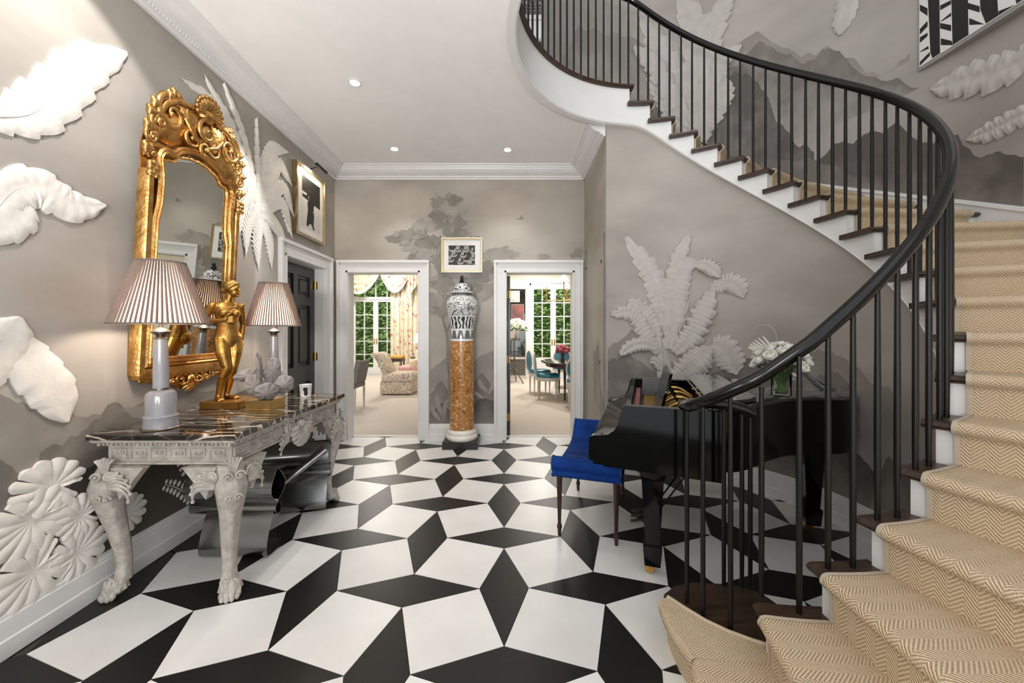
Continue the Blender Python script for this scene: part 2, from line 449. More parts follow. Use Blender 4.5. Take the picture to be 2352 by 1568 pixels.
# door casings (stepped boards round each opening)
def casing(name, S, u0, u1, zt, w0, w1, w2, D=.16, doorside=1):
    mb = MB()
    def bx(a0, a1, z0, z1, d0, d1): mb.hexa([S(a0,z0,d0),S(a0,z0,d1),S(a1,z0,d1),S(a1,z0,d0)], [S(a0,z1,d0),S(a0,z1,d1),S(a1,z1,d1),S(a1,z1,d0)])
    zo = zt + w2
    for s, (a, w) in ((-1, (u0, w0)), (1, (u1, w1))):
        lo, hi = (a - w, a) if s < 0 else (a, a + w)
        bx(lo, hi, .0, zo, 0, .02)
        e = lo if s < 0 else hi - .03
        bx(e, e + .03, 0, zo, .02, .042); bx(e + .006 + (.026 if s < 0 else -.02), e + .018 + (.026 if s < 0 else -.02), 0, zo - .03, .02, .03)
        g = hi - .022 if s < 0 else lo
        bx(g, g + .022, 0, zt + .022, .02, .03)
        bx(lo - .004 if s < 0 else lo + .0, hi if s < 0 else hi + .004, 0, .21, .02, .035)      # plinth block
        bx(a - .001 if s < 0 else a, a if s < 0 else a + .001, 0, zt, -D, .0)
    bx(u0 - w0 - .004, u1 + w1 + .004, zo - .03, zo + .002, .001, .05); bx(u0 - w0 + .002, u1 + w1 - .002, zt + .001, zo - .001, .001, .0215); bx(u0 - .022, u1 + .022, zt, zt + .022, .02, .03)
    bx(u0 - w0 + .03, u1 + w1 - .03, zo - .05, zo - .04, .02, .03)
    # jamb linings and door stops
    bx(u0, u0 + .004, 0, zt, -D, 0); bx(u1 - .004, u1, 0, zt, -D, 0); bx(u0, u1, zt - .004, zt, -D, 0)
    return struct(mb.build(name, WHITE, smooth=0))
casing('trim_4', SB, OP[0][0], OP[0][1], DZ, .132, .14, .15)
casing('trim_5', SB, OP[1][0], OP[1][1], DZ, .155, .127, .15)
casing('trim_6', SL, DL0, DL1, DZ, .11, .15, .15)
for k, (x0, x1) in enumerate(OP):
    struct(MB().box(x0, x1, 4.99, 5.03, -.01, .012).build('trim_%d' % (7 + k), WHITE, smooth=0))

# black six-panel door in the left wall, set back at the far face of the wall
def panel_door(name, S, u0, u1, z1, d, label_parts=True):
    mb = MB()
    def bx(mb, a0, a1, z0, zz, d0, d1): mb.hexa([S(a0,z0,d0),S(a0,z0,d1),S(a1,z0,d1),S(a1,z0,d0)], [S(a0,zz,d0),S(a0,zz,d1),S(a1,zz,d1),S(a1,zz,d0)])
    w = u1 - u0; st = .11; mid = (u0 + u1) / 2
    rows = [(.22, .80), (.98, 1.66), (1.76, z1 - .11)]
    for a0, a1 in ((u0, u0 + st), (u1 - st, u1), (mid - .045, mid + .045)): bx(mb, a0, a1, .01, z1, d, d + .04)
    for z0, zz in ((.01, .22), (.80, .98), (1.66, 1.76), (z1 - .11, z1)): bx(mb, u0, u1, z0, zz, d, d + .0398)
    root = struct(mb.build(name, DOORB, smooth=0))
    for z0, zz in rows:
        for a0, a1 in ((u0 + st, mid - .045), (mid + .045, u1 - st)):
            pm = MB(); bx(pm, a0, a1, z0, zz, d + .005, d + .018)
            pm.hexa([S(a0+.03,z0+.03,d+.018),S(a1-.03,z0+.03,d+.018),S(a1-.03,zz-.03,d+.018),S(a0+.03,zz-.03,d+.018)], [S(a0+.055,z0+.055,d+.033),S(a1-.055,z0+.055,d+.033),S(a1-.055,zz-.055,d+.033),S(a0+.055,zz-.055,d+.033)])
            pm.build('panel', DOORB, root, smooth=0)
    return root
d1 = panel_door('door_1', SL, DL0 + .006, DL1 - .006, DZ - .01, -.155)
for z in (.25, 1.02, 1.86):
    hb = MB(); p = SL(DL1 - .01, z, -.105); hb.tube([p, p + V((0, 0, .1))], .009, 8); hb.cbox(p + V((.012, .0, .05)), (.03, .006, .09))
    hb.build('hinge', BRASS, d1)
# two doors standing open into the far rooms, seen edge on
for nm, x0, x1 in (('door_2', -.071 + .006, -.071 + .046), ('door_3', -1.18 - .03, -1.18 + .01)):
    dd = struct(MB().box(x0, x1, 5.03, 5.80, .015, 2.09).build(nm, DOORB, smooth=0))
    for z in (.2, .95, 1.8):
        hb = MB(); hb.tube([(x0 + .02, 5.022, z), (x0 + .02, 5.022, z + .1)], .009, 8); hb.cbox((x0 + .02, 5.029, z + .05), (.03, .004, .1)); hb.build('hinge', BRASS, dd)
# little catches on the jib door in the right return wall
jb = MB().box(.9075, .9105, 3.80, 3.806, .2, 2.35); jb.box(.9075, .9105, 4.70, 4.706, .2, 2.35); jb.build('joint_line', GROUT, wall_right, smooth=0)
for y, z in ((4.72, 2.14), (3.92, 2.08), (4.0, 1.05)):
    MB().cbox((.904, y, z), (.014, .022, .035)).build('catch', CHROME, wall_right, smooth=0)
# ------------------------------------------------------------------ curved staircase
def cyl(r, a, z=0): return V((SCX + r * cos(R(a)), SCY + r * sin(R(a)), z))
RN, RS, RO = 1.113, 1.15, 2.105      # nosing return, string face, outer end of the treads
stair = thing('curved_staircase', 'curved staircase with dark oak treads, white strings and slim black balusters', 'staircase', cyl(1.6, ang(3)))
def dang(d, r): return math.degrees(d / r)
NOSE = [(.055, -.032), (.02, -.034), (.006, -.028), (0, -.017), (.006, -.006), (.02, 0)]     # rounded nosing: back from the front edge, height
def tread(n, a0, a1, r0, r1, z):
    mb = MB(); rings = []
    rr = [r0 + .004, r0 + .0, r0 + .03] + [r0 + (r1 - r0) * k / 4 for k in range(1, 5)]
    for i, r in enumerate(rr):
        sh = .008 if i == 0 else 0
        ring = [cyl(r, a0 + dang(d, r), z + h * (.6 if i == 0 else 1) - sh) for d, h in NOSE]
        m_ = [a0 + (a1 - a0) * k for k in (.35, .7, 1)]
        ring += [cyl(r, a, z - sh) for a in m_] + [cyl(r, a, z - .034 + sh) for a in m_[::-1]]
        rings.append(ring)
    mb.loft(rings); return mb
for n in range(2, 22):
    a0, a1 = ang(n), ang(n + 1)
    tread(n, a0, a1 + dang(.055, 1.1), RN, RO, n * NZ).build('tread', OAK, stair, smooth=40)
    # riser under the nosing of this tread
    mb = MB(); ra = [RS - .002 + (RO - RS) * k / 4 for k in range(5)]
    vs = []
    for r in ra:
        a = a0 + dang(.035, r); b = a + dang(.018, r)
        vs += [cyl(r, a, (n - 1) * NZ), cyl(r, a, n * NZ - .03), cyl(r, b, n * NZ - .03), cyl(r, b, (n - 1) * NZ)]
    mb.loft([vs[i*4:i*4+4] for i in range(5)]); mb.build('riser', WHITE, stair, smooth=0)
# riser of the landing
mb = MB(); mb.loft([[cyl(r, ang(22) + dang(d, r), z) for d, z in ((.035, 21*NZ), (.035, 22*NZ-.03), (.055, 22*NZ-.03), (.055, 21*NZ))] for r in (RS, 1.6, RO)]); mb.build('riser', WHITE, stair, smooth=0)
# bottom tread: a bullnose that carries the volute, then a straight flare
bull = [cyl(2.1, -112.5)]
bull += [cyl(1.6, -112.9), cyl(1.2, -113.6), V((.664, 1.56, 0)), V((.672, 1.70, 0)), V((.70, 1.78, 0)), V((.77, 1.835, 0)), V((.86, 1.862, 0)), V((.98, 1.855, 0)), V((1.08, 1.835, 0)), V((1.16, 1.78, 0)), V((1.19, 1.68, 0)), V((1.16, 1.46, 0)), cyl(1.3, -101), cyl(2.1, -100.5)]
def inset(pts, d):
    n = len(pts); c = sum(pts, V()) / n; out = []
    for i, p in enumerate(pts):
        t = (pts[(i+1) % n] - pts[i-1]).normalized(); nn = V((t.y, -t.x, 0))
        if nn.dot(p - c) > 0: nn = -nn
        out.append(p + nn * d)
    return out
mb = MB(); rings = []
for d, z in ((.012, .136), (.003, .140), (0, .152), (.003, .164), (.012, .17)):
    rings.append([V((p.x, p.y, z)) for p in inset(bull, d)])
mb.loft(rings); mb.build('tread', OAK, stair, smooth=40)
mb = MB(); q = inset(bull, .04); mb.loft([[V((p.x, p.y, z)) for p in q] for z in (0.0, .138)]); mb.build('riser', WHITE, stair, smooth=30)
# string: white face under the tread returns, one strip per step so that its top is stepped
sm = MB()
for n in range(2, 22):
    a0 = ang(n) + dang(.035, RS); a1 = ang(n + 1) + dang(.035, RS); k = 6
    if n == 2: a0 = ang(2) + 2
    def fs(t, s, a0=a0, a1=a1, n=n):
        a = a0 + (a1 - a0) * t; lo = max(.0, soffit(a)); return cyl(RS, a, lo + (n * NZ - .03 - lo) * s)
    sm.grid(fs, k, 3)
    def fb(t, s, a0=a0, a1=a1): a = a0 + (a1 - a0) * t; return cyl(RS + .06 * s, a, max(0, soffit(a)))
    sm.grid(fb, k, 1)
sm.grid(lambda t, s: cyl(RS, ang(22) + dang(.035, RS) + 112 * t, soffit(ang(22) + 112 * t) + (22 * NZ - .034 - soffit(ang(22) + 112 * t)) * s), 60, 3)
sm.grid(lambda t, s: cyl(RS + .06 * s, ang(22) + 112 * t, soffit(ang(22) + 112 * t)), 60, 1)
sm.build('string', WHITE, stair, smooth=30, merge=.0005)
bd = MB(); bd.tube([cyl(RS - .004, a, max(.01, soffit(a) + .012)) for a in range(-88, 202, 2)], .0075, 8); bd.build('string_bead', WHITE, stair, smooth=60)
# landing edge: dark nosing following the well
mb = MB(); rings = []
for i in range(58):
    a = ang(22) + 1.96 * i
    ring = [cyl(RN + d, a, 22 * NZ + h) for d, h in NOSE] + [cyl(RN + .25, a, 22 * NZ), cyl(RN + .25, a, 22 * NZ - .034)]
    rings.append(ring)
mb.loft(rings); mb.build('landing_nosing', OAK, stair, smooth=40)
mb = MB(); mb.grid(lambda t, s: cyl(RN + .2 + (1.0) * s, ang(22) + 110 * t, 22 * NZ - .008), 40, 2); mb.build('landing_floor', OAK, stair, smooth=0)
# handrail
def rail_z(a):
    z = pitch(a) + .835; top = 22 * NZ + .87; k = .05
    if z > top + .3: return top
    if z < top - .3: return z
    return -(math.log(math.exp(-z / k) + math.exp(-top / k)) * k)
RB = 1.155
path = [cyl(RB, a, rail_z(a)) for a in range(200, -95, -3)]
path += [V((.99, 1.503, 1.212)), V((.95, 1.517, 1.183)), V((.91, 1.541, 1.154)), V((.865, 1.573, 1.122)), V((.82, 1.618, 1.086)), V((.79, 1.667, 1.058)), V((.778, 1.715, 1.042)), V((.787, 1.762, 1.037)), V((.825, 1.80, 1.036)), V((.885, 1.823, 1.036)), V((.955, 1.832, 1.033)), V((1.03, 1.828, 1.024)), V((1.09, 1.818, 1.008)), V((1.135, 1.81, .988))]
rm = MB(); rm.tube(path, [.029] * (len(path) - 3) + [.030, .031, .026], 14, flat=.86)
rail = rm.build('handrail', RAILP, stair, smooth=60)
# balusters: two to a tread, each a piece of its own
def baluster(x, y, z0, z1):
    h = z1 - z0; mb = MB(); r = .0105
    mb.lathe([(r * .88, 0), (r * .95, .1), (r, h * .3), (r * .98, h * .6), (r * .8, h)], (x, y, z0), 8)
    return mb.build('baluster', IRON, stair, smooth=50)
for n in range(2, 22):
    for k in (.26, .74):
        a = ang(n) + DA * k
        if n == 2 and k < .5: continue
        p = cyl(RB, a); baluster(p.x, p.y, n * NZ, rail_z(a) - .015)
p = V((.977, 1.510)); baluster(p.x, p.y, .34, 1.16)
a = ang(22) + 2.2
while a < 200:
    p = cyl(RB, a); baluster(p.x, p.y, 22 * NZ - .005, rail_z(a) - .015); a += 4.15
for x, y, z in ((.777, 1.713, 1.04), (.807, 1.63, 1.075), (.884, 1.56, 1.135), (1.005, 1.829, 1.026), (1.085, 1.82, 1.01), (1.12, 1.812, .996)):
    baluster(x, y, .17, z - .01)

# ------------------------------------------------------------------ runner: herringbone sisal that follows every tread and riser
def herring(name):
    m = M(name, (206, 186, 158), .95); N, L, b = nodes(m)
    uv = N.new('ShaderNodeUVMap'); s = N.new('ShaderNodeSeparateXYZ'); L.new(uv.outputs[0], s.inputs[0])
    tri = math_node(N, L, 'PINGPONG', s.outputs['X'], .036)
    q = math_node(N, L, 'ADD', math_node(N, L, 'MULTIPLY', tri, 1.1), s.outputs['Y'])
    st = math_node(N, L, 'SINE', math_node(N, L, 'MULTIPLY', q, 2 * PI / .0135))
    nz = N.new('ShaderNodeTexNoise'); nz.inputs['Scale'].default_value = 260; L.new(uv.outputs[0], nz.inputs['Vector'])
    n2 = N.new('ShaderNodeTexNoise'); n2.inputs['Scale'].default_value = 5; L.new(uv.outputs[0], n2.inputs['Vector'])
    h = math_node(N, L, 'ADD', st, math_node(N, L, 'MULTIPLY', math_node(N, L, 'SUBTRACT', nz.outputs['Fac'], .5), 2.2))
    r = ramp(N, L, math_node(N, L, 'ADD', math_node(N, L, 'MULTIPLY', h, .25), .5), [(.1, (158, 132, 104)), (.45, (206, 182, 150)), (.9, (236, 220, 194))])
    mx = N.new('ShaderNodeMix'); mx.data_type = 'RGBA'; mx.blend_type = 'MULTIPLY'; L.new(n2.outputs['Fac'], mx.inputs[0])
    mx.inputs[7].default_value = (.93, .90, .84, 1); L.new(r.outputs[0], mx.inputs[6]); L.new(mx.outputs[2], b.inputs['Base Color'])
    bp = N.new('ShaderNodeBump'); bp.inputs['Strength'].default_value = .6; bp.inputs['Distance'].default_value = .003
    L.new(h, bp.inputs['Height']); L.new(bp.outputs[0], b.inputs['Normal']); return m
SISAL = herring('herringbone_sisal'); BIND = M('sisal_binding_tape', (186, 172, 152), .9, var=.05, scale=200)
CT = .012; RI, RU = 1.205, 2.03
def run_profile(r):      # points up the stair at radius r: (angle, z, length so far)
    pts = []
    for n in range(1, 22):
        a0 = ang(n) if n > 1 else -113.5
        zr = (n - 1) * NZ + (CT if n > 1 else .004)
        f = lambda d: a0 + dang(d, r)
        pts += [(f(.035 - CT), zr), (f(.032 - CT), n*NZ - .06), (f(.03 - CT), n*NZ - .045), (f(.012 - CT), n*NZ - .036), (f(-CT), n*NZ - .022), (f(-CT), n*NZ - .010), (f(-.006), n*NZ + .004), (f(.004), n*NZ + .010), (f(.016), n*NZ + CT)]
        a1 = ang(n + 1) + dang(.035 - CT, r)
        for k in (.3, .6, .97): pts.append((f(.016) + (a1 - f(.016)) * k, n*NZ + CT))
    pts += [(ang(22) + dang(.035 - CT, r), 21*NZ + CT), (ang(22) + dang(.03 - CT, r), 22*NZ - .05), (ang(22) - dang(CT, r), 22*NZ - .02), (ang(22), 22*NZ + .008), (ang(22) + 6, 22*NZ + CT)]
    return pts
def inner_r(i):      # the inner edge swings out over the bullnose of the first step
    return RI
mb = MB(); NR = 7; cols = []
for j in range(NR + 1):
    r = RI + (RU - RI) * j / NR; cols.append((r, run_profile(r)))
npt = len(cols[0][1]); vs = []; uvs = []
# length measured on the middle line so the weave runs true
rm_ = cols[NR // 2]; ln = [0.0]
for i in range(1, npt):
    p = cyl(rm_[0], rm_[1][i][0], rm_[1][i][1]); q = cyl(rm_[0], rm_[1][i-1][0], rm_[1][i-1][1]); ln.append(ln[-1] + (p - q).length)
for i in range(npt):
    for j in range(NR + 1):
        r, pr = cols[j]; a, z = pr[i]
        if i < 14:      # first step: edge curves away from the volute
            k = max(0, 1 - j / 2.0); t = i / 14
            r = r + 0
        vs.append(cyl(r, a, z)); uvs.append((r - RI, ln[i]))
w = NR + 1
mb.add(vs, [(i*w+j, i*w+j+1, (i+1)*w+j+1, (i+1)*w+j) for i in range(npt-1) for j in range(NR)], uvs)
runner = tag(mb.build('stair_runner', SISAL, None, smooth=60), 'beige herringbone sisal runner climbing the curved stair', 'carpet')
sd = MB()
for r, s in ((RI, -1), (RU, 1)):
    pr = run_profile(r); w2 = .012; rings = []
    vv = []; ff = []
    for i, (a, z) in enumerate(pr):
        # tape: up the outside edge and over on to the pile
        dn = cyl(1, 0) * 0
        a_, z_ = a, z
        inn = i % 12
        vv += [cyl(r + s * .003, a, z), cyl(r - s * .014, a, z)]
        back = (dang(CT + .004, r), 0) if i % 12 in (0, 1, 2, 3, 4, 5) else (0, -CT)
        vv += [cyl(r + s * .003, a + back[0], z + back[1])]
        hi = (0, .002) if i % 12 > 5 else (-dang(.002, r), 0)
        vv[-3] = cyl(r + s * .003, a + hi[0], z + hi[1]); vv[-2] = cyl(r - s * .014, a + hi[0], z + hi[1])
    for i in range(12 if s < 0 else 0, len(pr) - 1):
        b = 3 * i; ff += [(b, b+1, b+4, b+3), (b, b+3, b+5, b+2)]
    sd.add(vv, ff)
sd.build('binding', BIND, runner, smooth=60)
# tongue of runner on the bullnose step, reaching out in front of the volute
tg = MB(); top = []; e0 = [V((.70, 1.735, 0)), V((.745, 1.665, 0)), V((.80, 1.59, 0)), V((.86, 1.535, 0)), V((.93, 1.49, 0)), V((1.0, 1.455, 0)), V((1.08, 1.36, 0))]
e1 = [V((.660, 1.71, 0)), V((.650, 1.63, 0)), V((.648, 1.56, 0)), V((.652, 1.51, 0)), V((.658, 1.475, 0)), V((.664, 1.445, 0)), V((.668, 1.41, 0))]
vs = []; uvs = []
for i in range(7):
    for j in range(7):
        p = e0[i].lerp(e1[i], j / 6); z = .17 + CT + .001
        vs.append((p.x, p.y, z)); uvs.append((math.hypot(p.x - SCX, p.y - SCY) - RI, math.atan2(p.y - SCY, p.x - SCX) * 1.5))
    p = e1[i]; 
tg.add(vs, [(i*7+j, i*7+j+1, (i+1)*7+j+1, (i+1)*7+j) for i in range(6) for j in range(6)], uvs)
vs = []; uvs = []
for i in range(7):
    p = e1[i]; o = V((-.012, .002, 0))
    for q, z in ((p, .17 + CT + .001), (p + o * .8, .174), (p + o, .16), (p + o * .7, .135), (p + V((.025, 0, 0)), .12), (p + V((.03, 0, 0)), .0)):
        vs.append((q.x, q.y, z)); uvs.append((math.hypot(q.x - SCX, q.y - SCY) - RI, math.atan2(q.y - SCY, q.x - SCX) * 1.5 + z))
tg.add(vs, [(i*6+j, i*6+j+1, (i+1)*6+j+1, (i+1)*6+j) for i in range(6) for j in range(5)], uvs)
tg.build('runner_tongue', SISAL, runner, smooth=60)
bt = MB(); bt.tube([V((p.x, p.y, .17 + CT + .001)) for p in e0], .007, 6); bt.build('binding', BIND, runner, smooth=60)
# wall string (skirting) that climbs with the stair on the outer wall
sk = MB(); rings = []
for i in range(80):
    u = -1.9 + (1.9 + OUT * R(93)) * i / 79; a = math.degrees(u / OUT); z = pitch(a) + .065
    z0 = z - .55
    rings.append([SU(u, max(0, z0), .002), SU(u, max(.05, z - .035), .02), SU(u, z - .03, .034), SU(u, z - .008, .034), SU(u, z, .02), SU(u, z, .0), SU(u, max(0, z0), -.0)])
sk.loft(rings); struct(sk.build('baseboard_stairwell', WHITE, smooth=30))
# ------------------------------------------------------------------ mural: painted hills and trees, plaster leaves in relief
def cat(pts, n):        # smooth curve through points, n + 1 samples
    P = [V(p) for p in pts]
    if len(P) == 2: return [P[0].lerp(P[1], i / n) for i in range(n + 1)]
    P = [P[0] * 2 - P[1]] + P + [P[-1] * 2 - P[-2]]; k = len(P) - 3; out = []
    for i in range(n + 1):
        t = i / n * k; s = min(int(t), k - 1); t -= s; a, b, c, d = P[s:s+4]
        out.append(.5 * ((2*b) + (c - a) * t + (2*a - 5*b + 4*c - d) * t*t + (3*b - a - 3*c + d) * t**3))
    return out
def leaf(mb, S, mid, hw, n=36, m=4, h=.02, jag=.2, nj=9, base=.006, rib=.006, seed=0, asym=1.0, stem=.3, sweep=0.0, tip=.1, rip=1.0, frib=0.0, vein=0.0):
    rnd = random.Random(seed); P = cat(mid, n); cols = 2 * m + 3; vs = []
    ph = rnd.random(); jit = [rnd.uniform(.7, 1.2) for _ in range(nj + 3)]
    for i in range(n + 1):
        t = i / n; d = P[min(i+1, n)] - P[max(i-1, 0)]; d.normalize(); nr = V((-d.y, d.x))
        pr = (stem + (1 - stem) * min(1, t / .3) ** .8) * (1 - (1 - tip) * max(0, (t - .62) / .38) ** 2.2)
        for side in (-1, 1):
            pass
        row = []
        for j in range(-m - 1, m + 2):
            s = max(-1, min(1, j / m)); side = 1 if s >= 0 else -1
            q = t * nj + (ph if side > 0 else .37); fr = q % 1; jj = jit[int(q) % len(jit)]
            w = hw * pr * (1 - jag * jj * (1 - fr) ** 1.5) * (asym if side > 0 else 1)
            p = P[i] + nr * s * w - d * abs(s) * abs(s) * sweep * hw
            if abs(j) > m: dd = -.002; p = P[i] + nr * s * w * 1.005 - d * s * s * sweep * hw
            else:
                dd = base + h * (.35 + .65 * sin(PI * min(1, abs(s) * .8 + .15))) * (.6 + .4 * sin(PI * t))
                dd += rip * (h * .28 * abs(s) * sin(2 * PI * (q * 2)) + h * .3 * abs(s) * (fr - .5))
                dd += frib * abs(s) * (1 - abs(s) * .3) * sin(2 * PI * q * 5)
                if j == 0: dd += rib - h * .25
                if abs(j) == m: dd = dd * .75
            row.append(S(p.x, p.y, max(dd, -.002) if abs(j) <= m else dd))
        vs += row
    mb.add(vs, [(i*cols+j, i*cols+j+1, (i+1)*cols+j+1, (i+1)*cols+j) for i in range(n) for j in range(cols - 1)])
def _vein(mb, S, mid, n, d, r):
    P = cat(mid, n); mb.tube([S(p.x, p.y, d) for p in P], [r * (1.15 - .7 * i / n) for i in range(n + 1)], 6)
def relief(name, S, mat, parent, *args, **kw):
    mb = MB(); leaf(mb, S, *args, **kw)
    if kw.get('vein'): _vein(mb, S, args[0], 24, kw.get('base', .006) + kw.get('h', .02) * .42, kw['vein'])
    return mb.build(name, mat, parent, smooth=50)
def px(inv, *pts): return [inv(*p) for p in pts]
def blob(mb, S, c, rx, ry, d, rot=0, seed=0, jag=.22, n=40, nf=9):     # a flat ragged painted patch
    rnd = random.Random(seed); pts = []
    for i in range(n):
        t = 2 * PI * i / n; r = 1 + jag * (noise.noise(V((cos(t) * 1.4 + seed * 3.1, sin(t) * 1.4, 0))) * 1.6 + rnd.uniform(-.5, .5))
        x, y = rx * r * cos(t), ry * r * sin(t)
        pts.append(S(c[0] + x * cos(rot) - y * sin(rot), c[1] + x * sin(rot) + y * cos(rot), d))
    mb.add([S(c[0], c[1], d)] + pts, [(0, 1 + i, 1 + (i + 1) % n) for i in range(n)])
def hill(name, S, mat, parent, top, foot, d, rough=.03, n=70, freq=9):
    P = []
    for i in range(n + 1):
        t = i / n * (len(top) - 1); k = min(int(t), len(top) - 2); f = t - k
        u = top[k][0] + (top[k+1][0] - top[k][0]) * f; z = top[k][1] + (top[k+1][1] - top[k][1]) * f
        z += rough * (noise.noise(V((u * freq, z, 3.3))) + .5 * noise.noise(V((u * freq * 3.1, z, 7)))) 
        P.append((u, z))
    mb = MB(); rows = 4
    mb.grid(lambda t, s: S(P[round(t * n)][0], foot + (max(P[round(t * n)][1], foot + .01) - foot) * s, d), n, rows)
    return mb.build(name, mat, parent, smooth=180)

# ---- left wall
L_ = lambda *p: px(iL, *p)
hill('painted_hill', SL, HILL_L, wall_left, L_((0, 900), (90, 935), (200, 950), (330, 925), (420, 900), (520, 890)), .30, .0008, .04)
hill('painted_hill', SL, HILL_M, wall_left, L_((90, 1050), (180, 985), (262, 925), (330, 965), (450, 935), (640, 880)), .25, .0016, .06)
hill('painted_hill', SL, HILL_M, wall_left, L_((0, 1060), (50, 1085), (110, 1130), (190, 1090), (250, 1060)), .2, .0024, .06)
hill('painted_hill', SL, HILL_X, wall_left, L_((0, 1270), (100, 1200), (190, 1075), (280, 1040), (400, 1035), (560, 1000), (640, 960)), .2, .0032, .03)
relief('plaster_leaf', SL, PLASTER, wall_left, L_((-30, 268), (60, 262), (130, 215), (200, 150), (287, 122)), .112, h=.016, jag=.22, nj=7, rip=.8, vein=.007, seed=1, stem=.5, tip=.12, n=60)
relief('plaster_leaf', SL, PLASTER, wall_left, L_((-40, 510), (20, 440), (85, 428), (160, 470), (238, 472)), .10, h=.016, jag=.2, nj=7, rip=.7, vein=.006, n=60, seed=2, stem=.6, asym=.9)
relief('plaster_leaf', SL, PLASTER, wall_left, L_((60, 470), (20, 505), (-60, 545)), .09, h=.014, jag=.16, nj=4, rip=.3, seed=3, stem=.5)
relief('plaster_leaf', SL, PLASTER, wall_left, L_((-60, 880), (0, 800), (42, 728)), .10, h=.014, jag=.12, nj=4, rip=.3, seed=4, stem=.7)
relief('plaster_leaf', SL, PLASTER, wall_left, L_((20, 770), (70, 840), (120, 900), (150, 968)), .105, h=.014, jag=.12, nj=5, rip=.3, seed=5, stem=.5)
def monstera(S, c, rx, ry, rot, seed, nf=13, parent=wall_left):
    rnd = random.Random(seed); N = nf * 14; rho = [.12, .3, .48, .64, .8, .93, 1.0, 1.0]; mb = MB()
    vs = [S(c[0], c[1], .012)]
    for i in range(N):
        t = 2 * PI * i / N; f = (t / (2 * PI) * nf) % 1
        hr = (.80 + .2 * abs(sin(t / 2))) * (1 - .55 * max(0, cos(t)) ** 24)           # heart with its notch at t = 0
        cut = .56 if f < .06 else .90 + .10 * sin(PI * (f - .06) / .94)
        if abs((t + PI) % (2 * PI) - PI) < .25: cut = .75
        for k, q in enumerate(rho):
            r = hr * min(q, 1e9) * (cut if q > .55 else 1)
            if q > .55 and q * cut < .56: r = hr * .56
            x = -rx * r * cos(t); y = ry * r * sin(t)
            d = (.008 + .018 * (q if q < .6 else 1.2 - q) + .008 * sin(PI * f) * q)
            if k == 7: d = -.002
            vs.append(S(c[0] + x * cos(rot) - y * sin(rot), c[1] + x * sin(rot) + y * cos(rot), d))
    K = len(rho); fs = []
    for i in range(N):
        b = 1 + i * K; e = 1 + ((i + 1) % N) * K
        fs.append((0, b, e)); fs += [(b + k, b + k + 1, e + k + 1, e + k) for k in range(K - 1)]
    mb.add(vs, fs); return mb.build('plaster_leaf', PLASTER, parent, smooth=50)
for k, (x, y, rx, ry, rot) in enumerate([(118, 1118, .17, .14, 160), (70, 1196, .20, .145, 200), (262, 1095, .14, .12, 35), (285, 1180, .12, .115, 10), (182, 1185, .12, .12, 170), (75, 1312, .19, .15, 215), (172, 1272, .15, .13, 30)]):
    monstera(SL, iL(x, y), rx, ry, R(rot), 20 + k)
# fern sprigs of little round leaflets
def sprig(S, inv, pts, nl, r, parent, mat):
    P = cat([inv(*p) for p in pts], nl); mb = MB()
    mb.tube([S(p.x, p.y, .004) for p in P], .0035, 6)
    for i in range(nl + 1):
        d = (P[min(i+1, nl)] - P[max(i-1, 0)]).normalized(); nr = V((-d.y, d.x)); q = r * (.6 + .4 * sin(PI * (i + 1) / (nl + 2)))
        for s in (-1, 1):
            c = P[i] + nr * s * q * 1.25; o = S(c.x, c.y, .002); a = (S(c.x + nr.x * .01, c.y + nr.y * .01, .002) - o).normalized(); w = (S(c.x, c.y, .012) - o).normalized()
            mb.ball(o, (q, q * .62, .008), 8, 5, Matrix((a, w.cross(a), w)).transposed())
    mb.build('plaster_sprig', mat, parent, smooth=60)
sprig(SL, iL, [(378, 1113), (405, 1120), (430, 1138), (448, 1160)], 9, .022, wall_left, PLASTER)
sprig(SL, iL, [(415, 1060), (428, 1080), (440, 1115)], 4, .022, wall_left, PLASTER)
# palm: long feather fronds bursting out from behind the mirror
for k, (pts, hw, nj, sw) in enumerate([([(590, 560), (560, 400), (500, 250), (412, 178)], .055, 10, .5), ([(590, 560), (570, 420), (530, 290), (465, 170)], .055, 12, .6), ([(592, 560), (580, 420), (552, 300), (508, 182)], .045, 12, .6),
        ([(594, 560), (590, 440), (588, 350), (586, 266)], .028, 12, .8), ([(592, 470), (606, 390), (628, 345), (662, 350)], .085, 20, .9), ([(594, 480), (615, 420), (642, 385), (670, 430)], .09, 22, .9), ([(596, 490), (622, 445), (652, 440), (672, 500)], .085, 22, .9), ([(596, 500), (622, 470), (650, 480), (668, 550)], .08, 22, .9),
        ([(592, 470), (575, 420), (555, 425), (540, 480)], .08, 20, .9), ([(594, 480), (575, 450), (556, 470), (546, 540)], .08, 20, .9), ([(596, 490), (582, 490), (566, 520), (560, 590)], .08, 20, .9), ([(598, 490), (616, 500), (640, 535), (655, 580)], .075, 20, .9), ([(597, 500), (606, 520), (618, 560), (622, 620)], .07, 20, .9), ([(596, 470), (600, 420), (606, 370), (618, 330)], .07, 20, .9), ([(594, 490), (592, 520), (588, 560), (590, 620)], .07, 18, .9)]):
    relief('plaster_frond', SL, PLASTER, wall_left, px(iL, *pts), hw, n=nj * 5, m=3, h=.012, jag=.62, nj=nj, seed=40 + k, sweep=sw, stem=.35, tip=.15, base=.004 + .003 * (k % 4))
tr = MB(); P = cat(px(iL, (592, 900), (590, 760), (594, 640), (596, 500)), 40)
tr.loft([[SL(p.x + dx * (.05 + .002 * (i % 3)), p.y, dz) for dx, dz in ((-1, -.002), (-.8, .003), (0, .005 + .001 * (i % 3)), (.8, .003), (1, -.002))] for i, p in enumerate(P)]); tr.build('plaster_trunk', M('pale_trunk_paint', (186, 180, 172), .6, col2=(166, 160, 152), scale=6), wall_left, smooth=50)

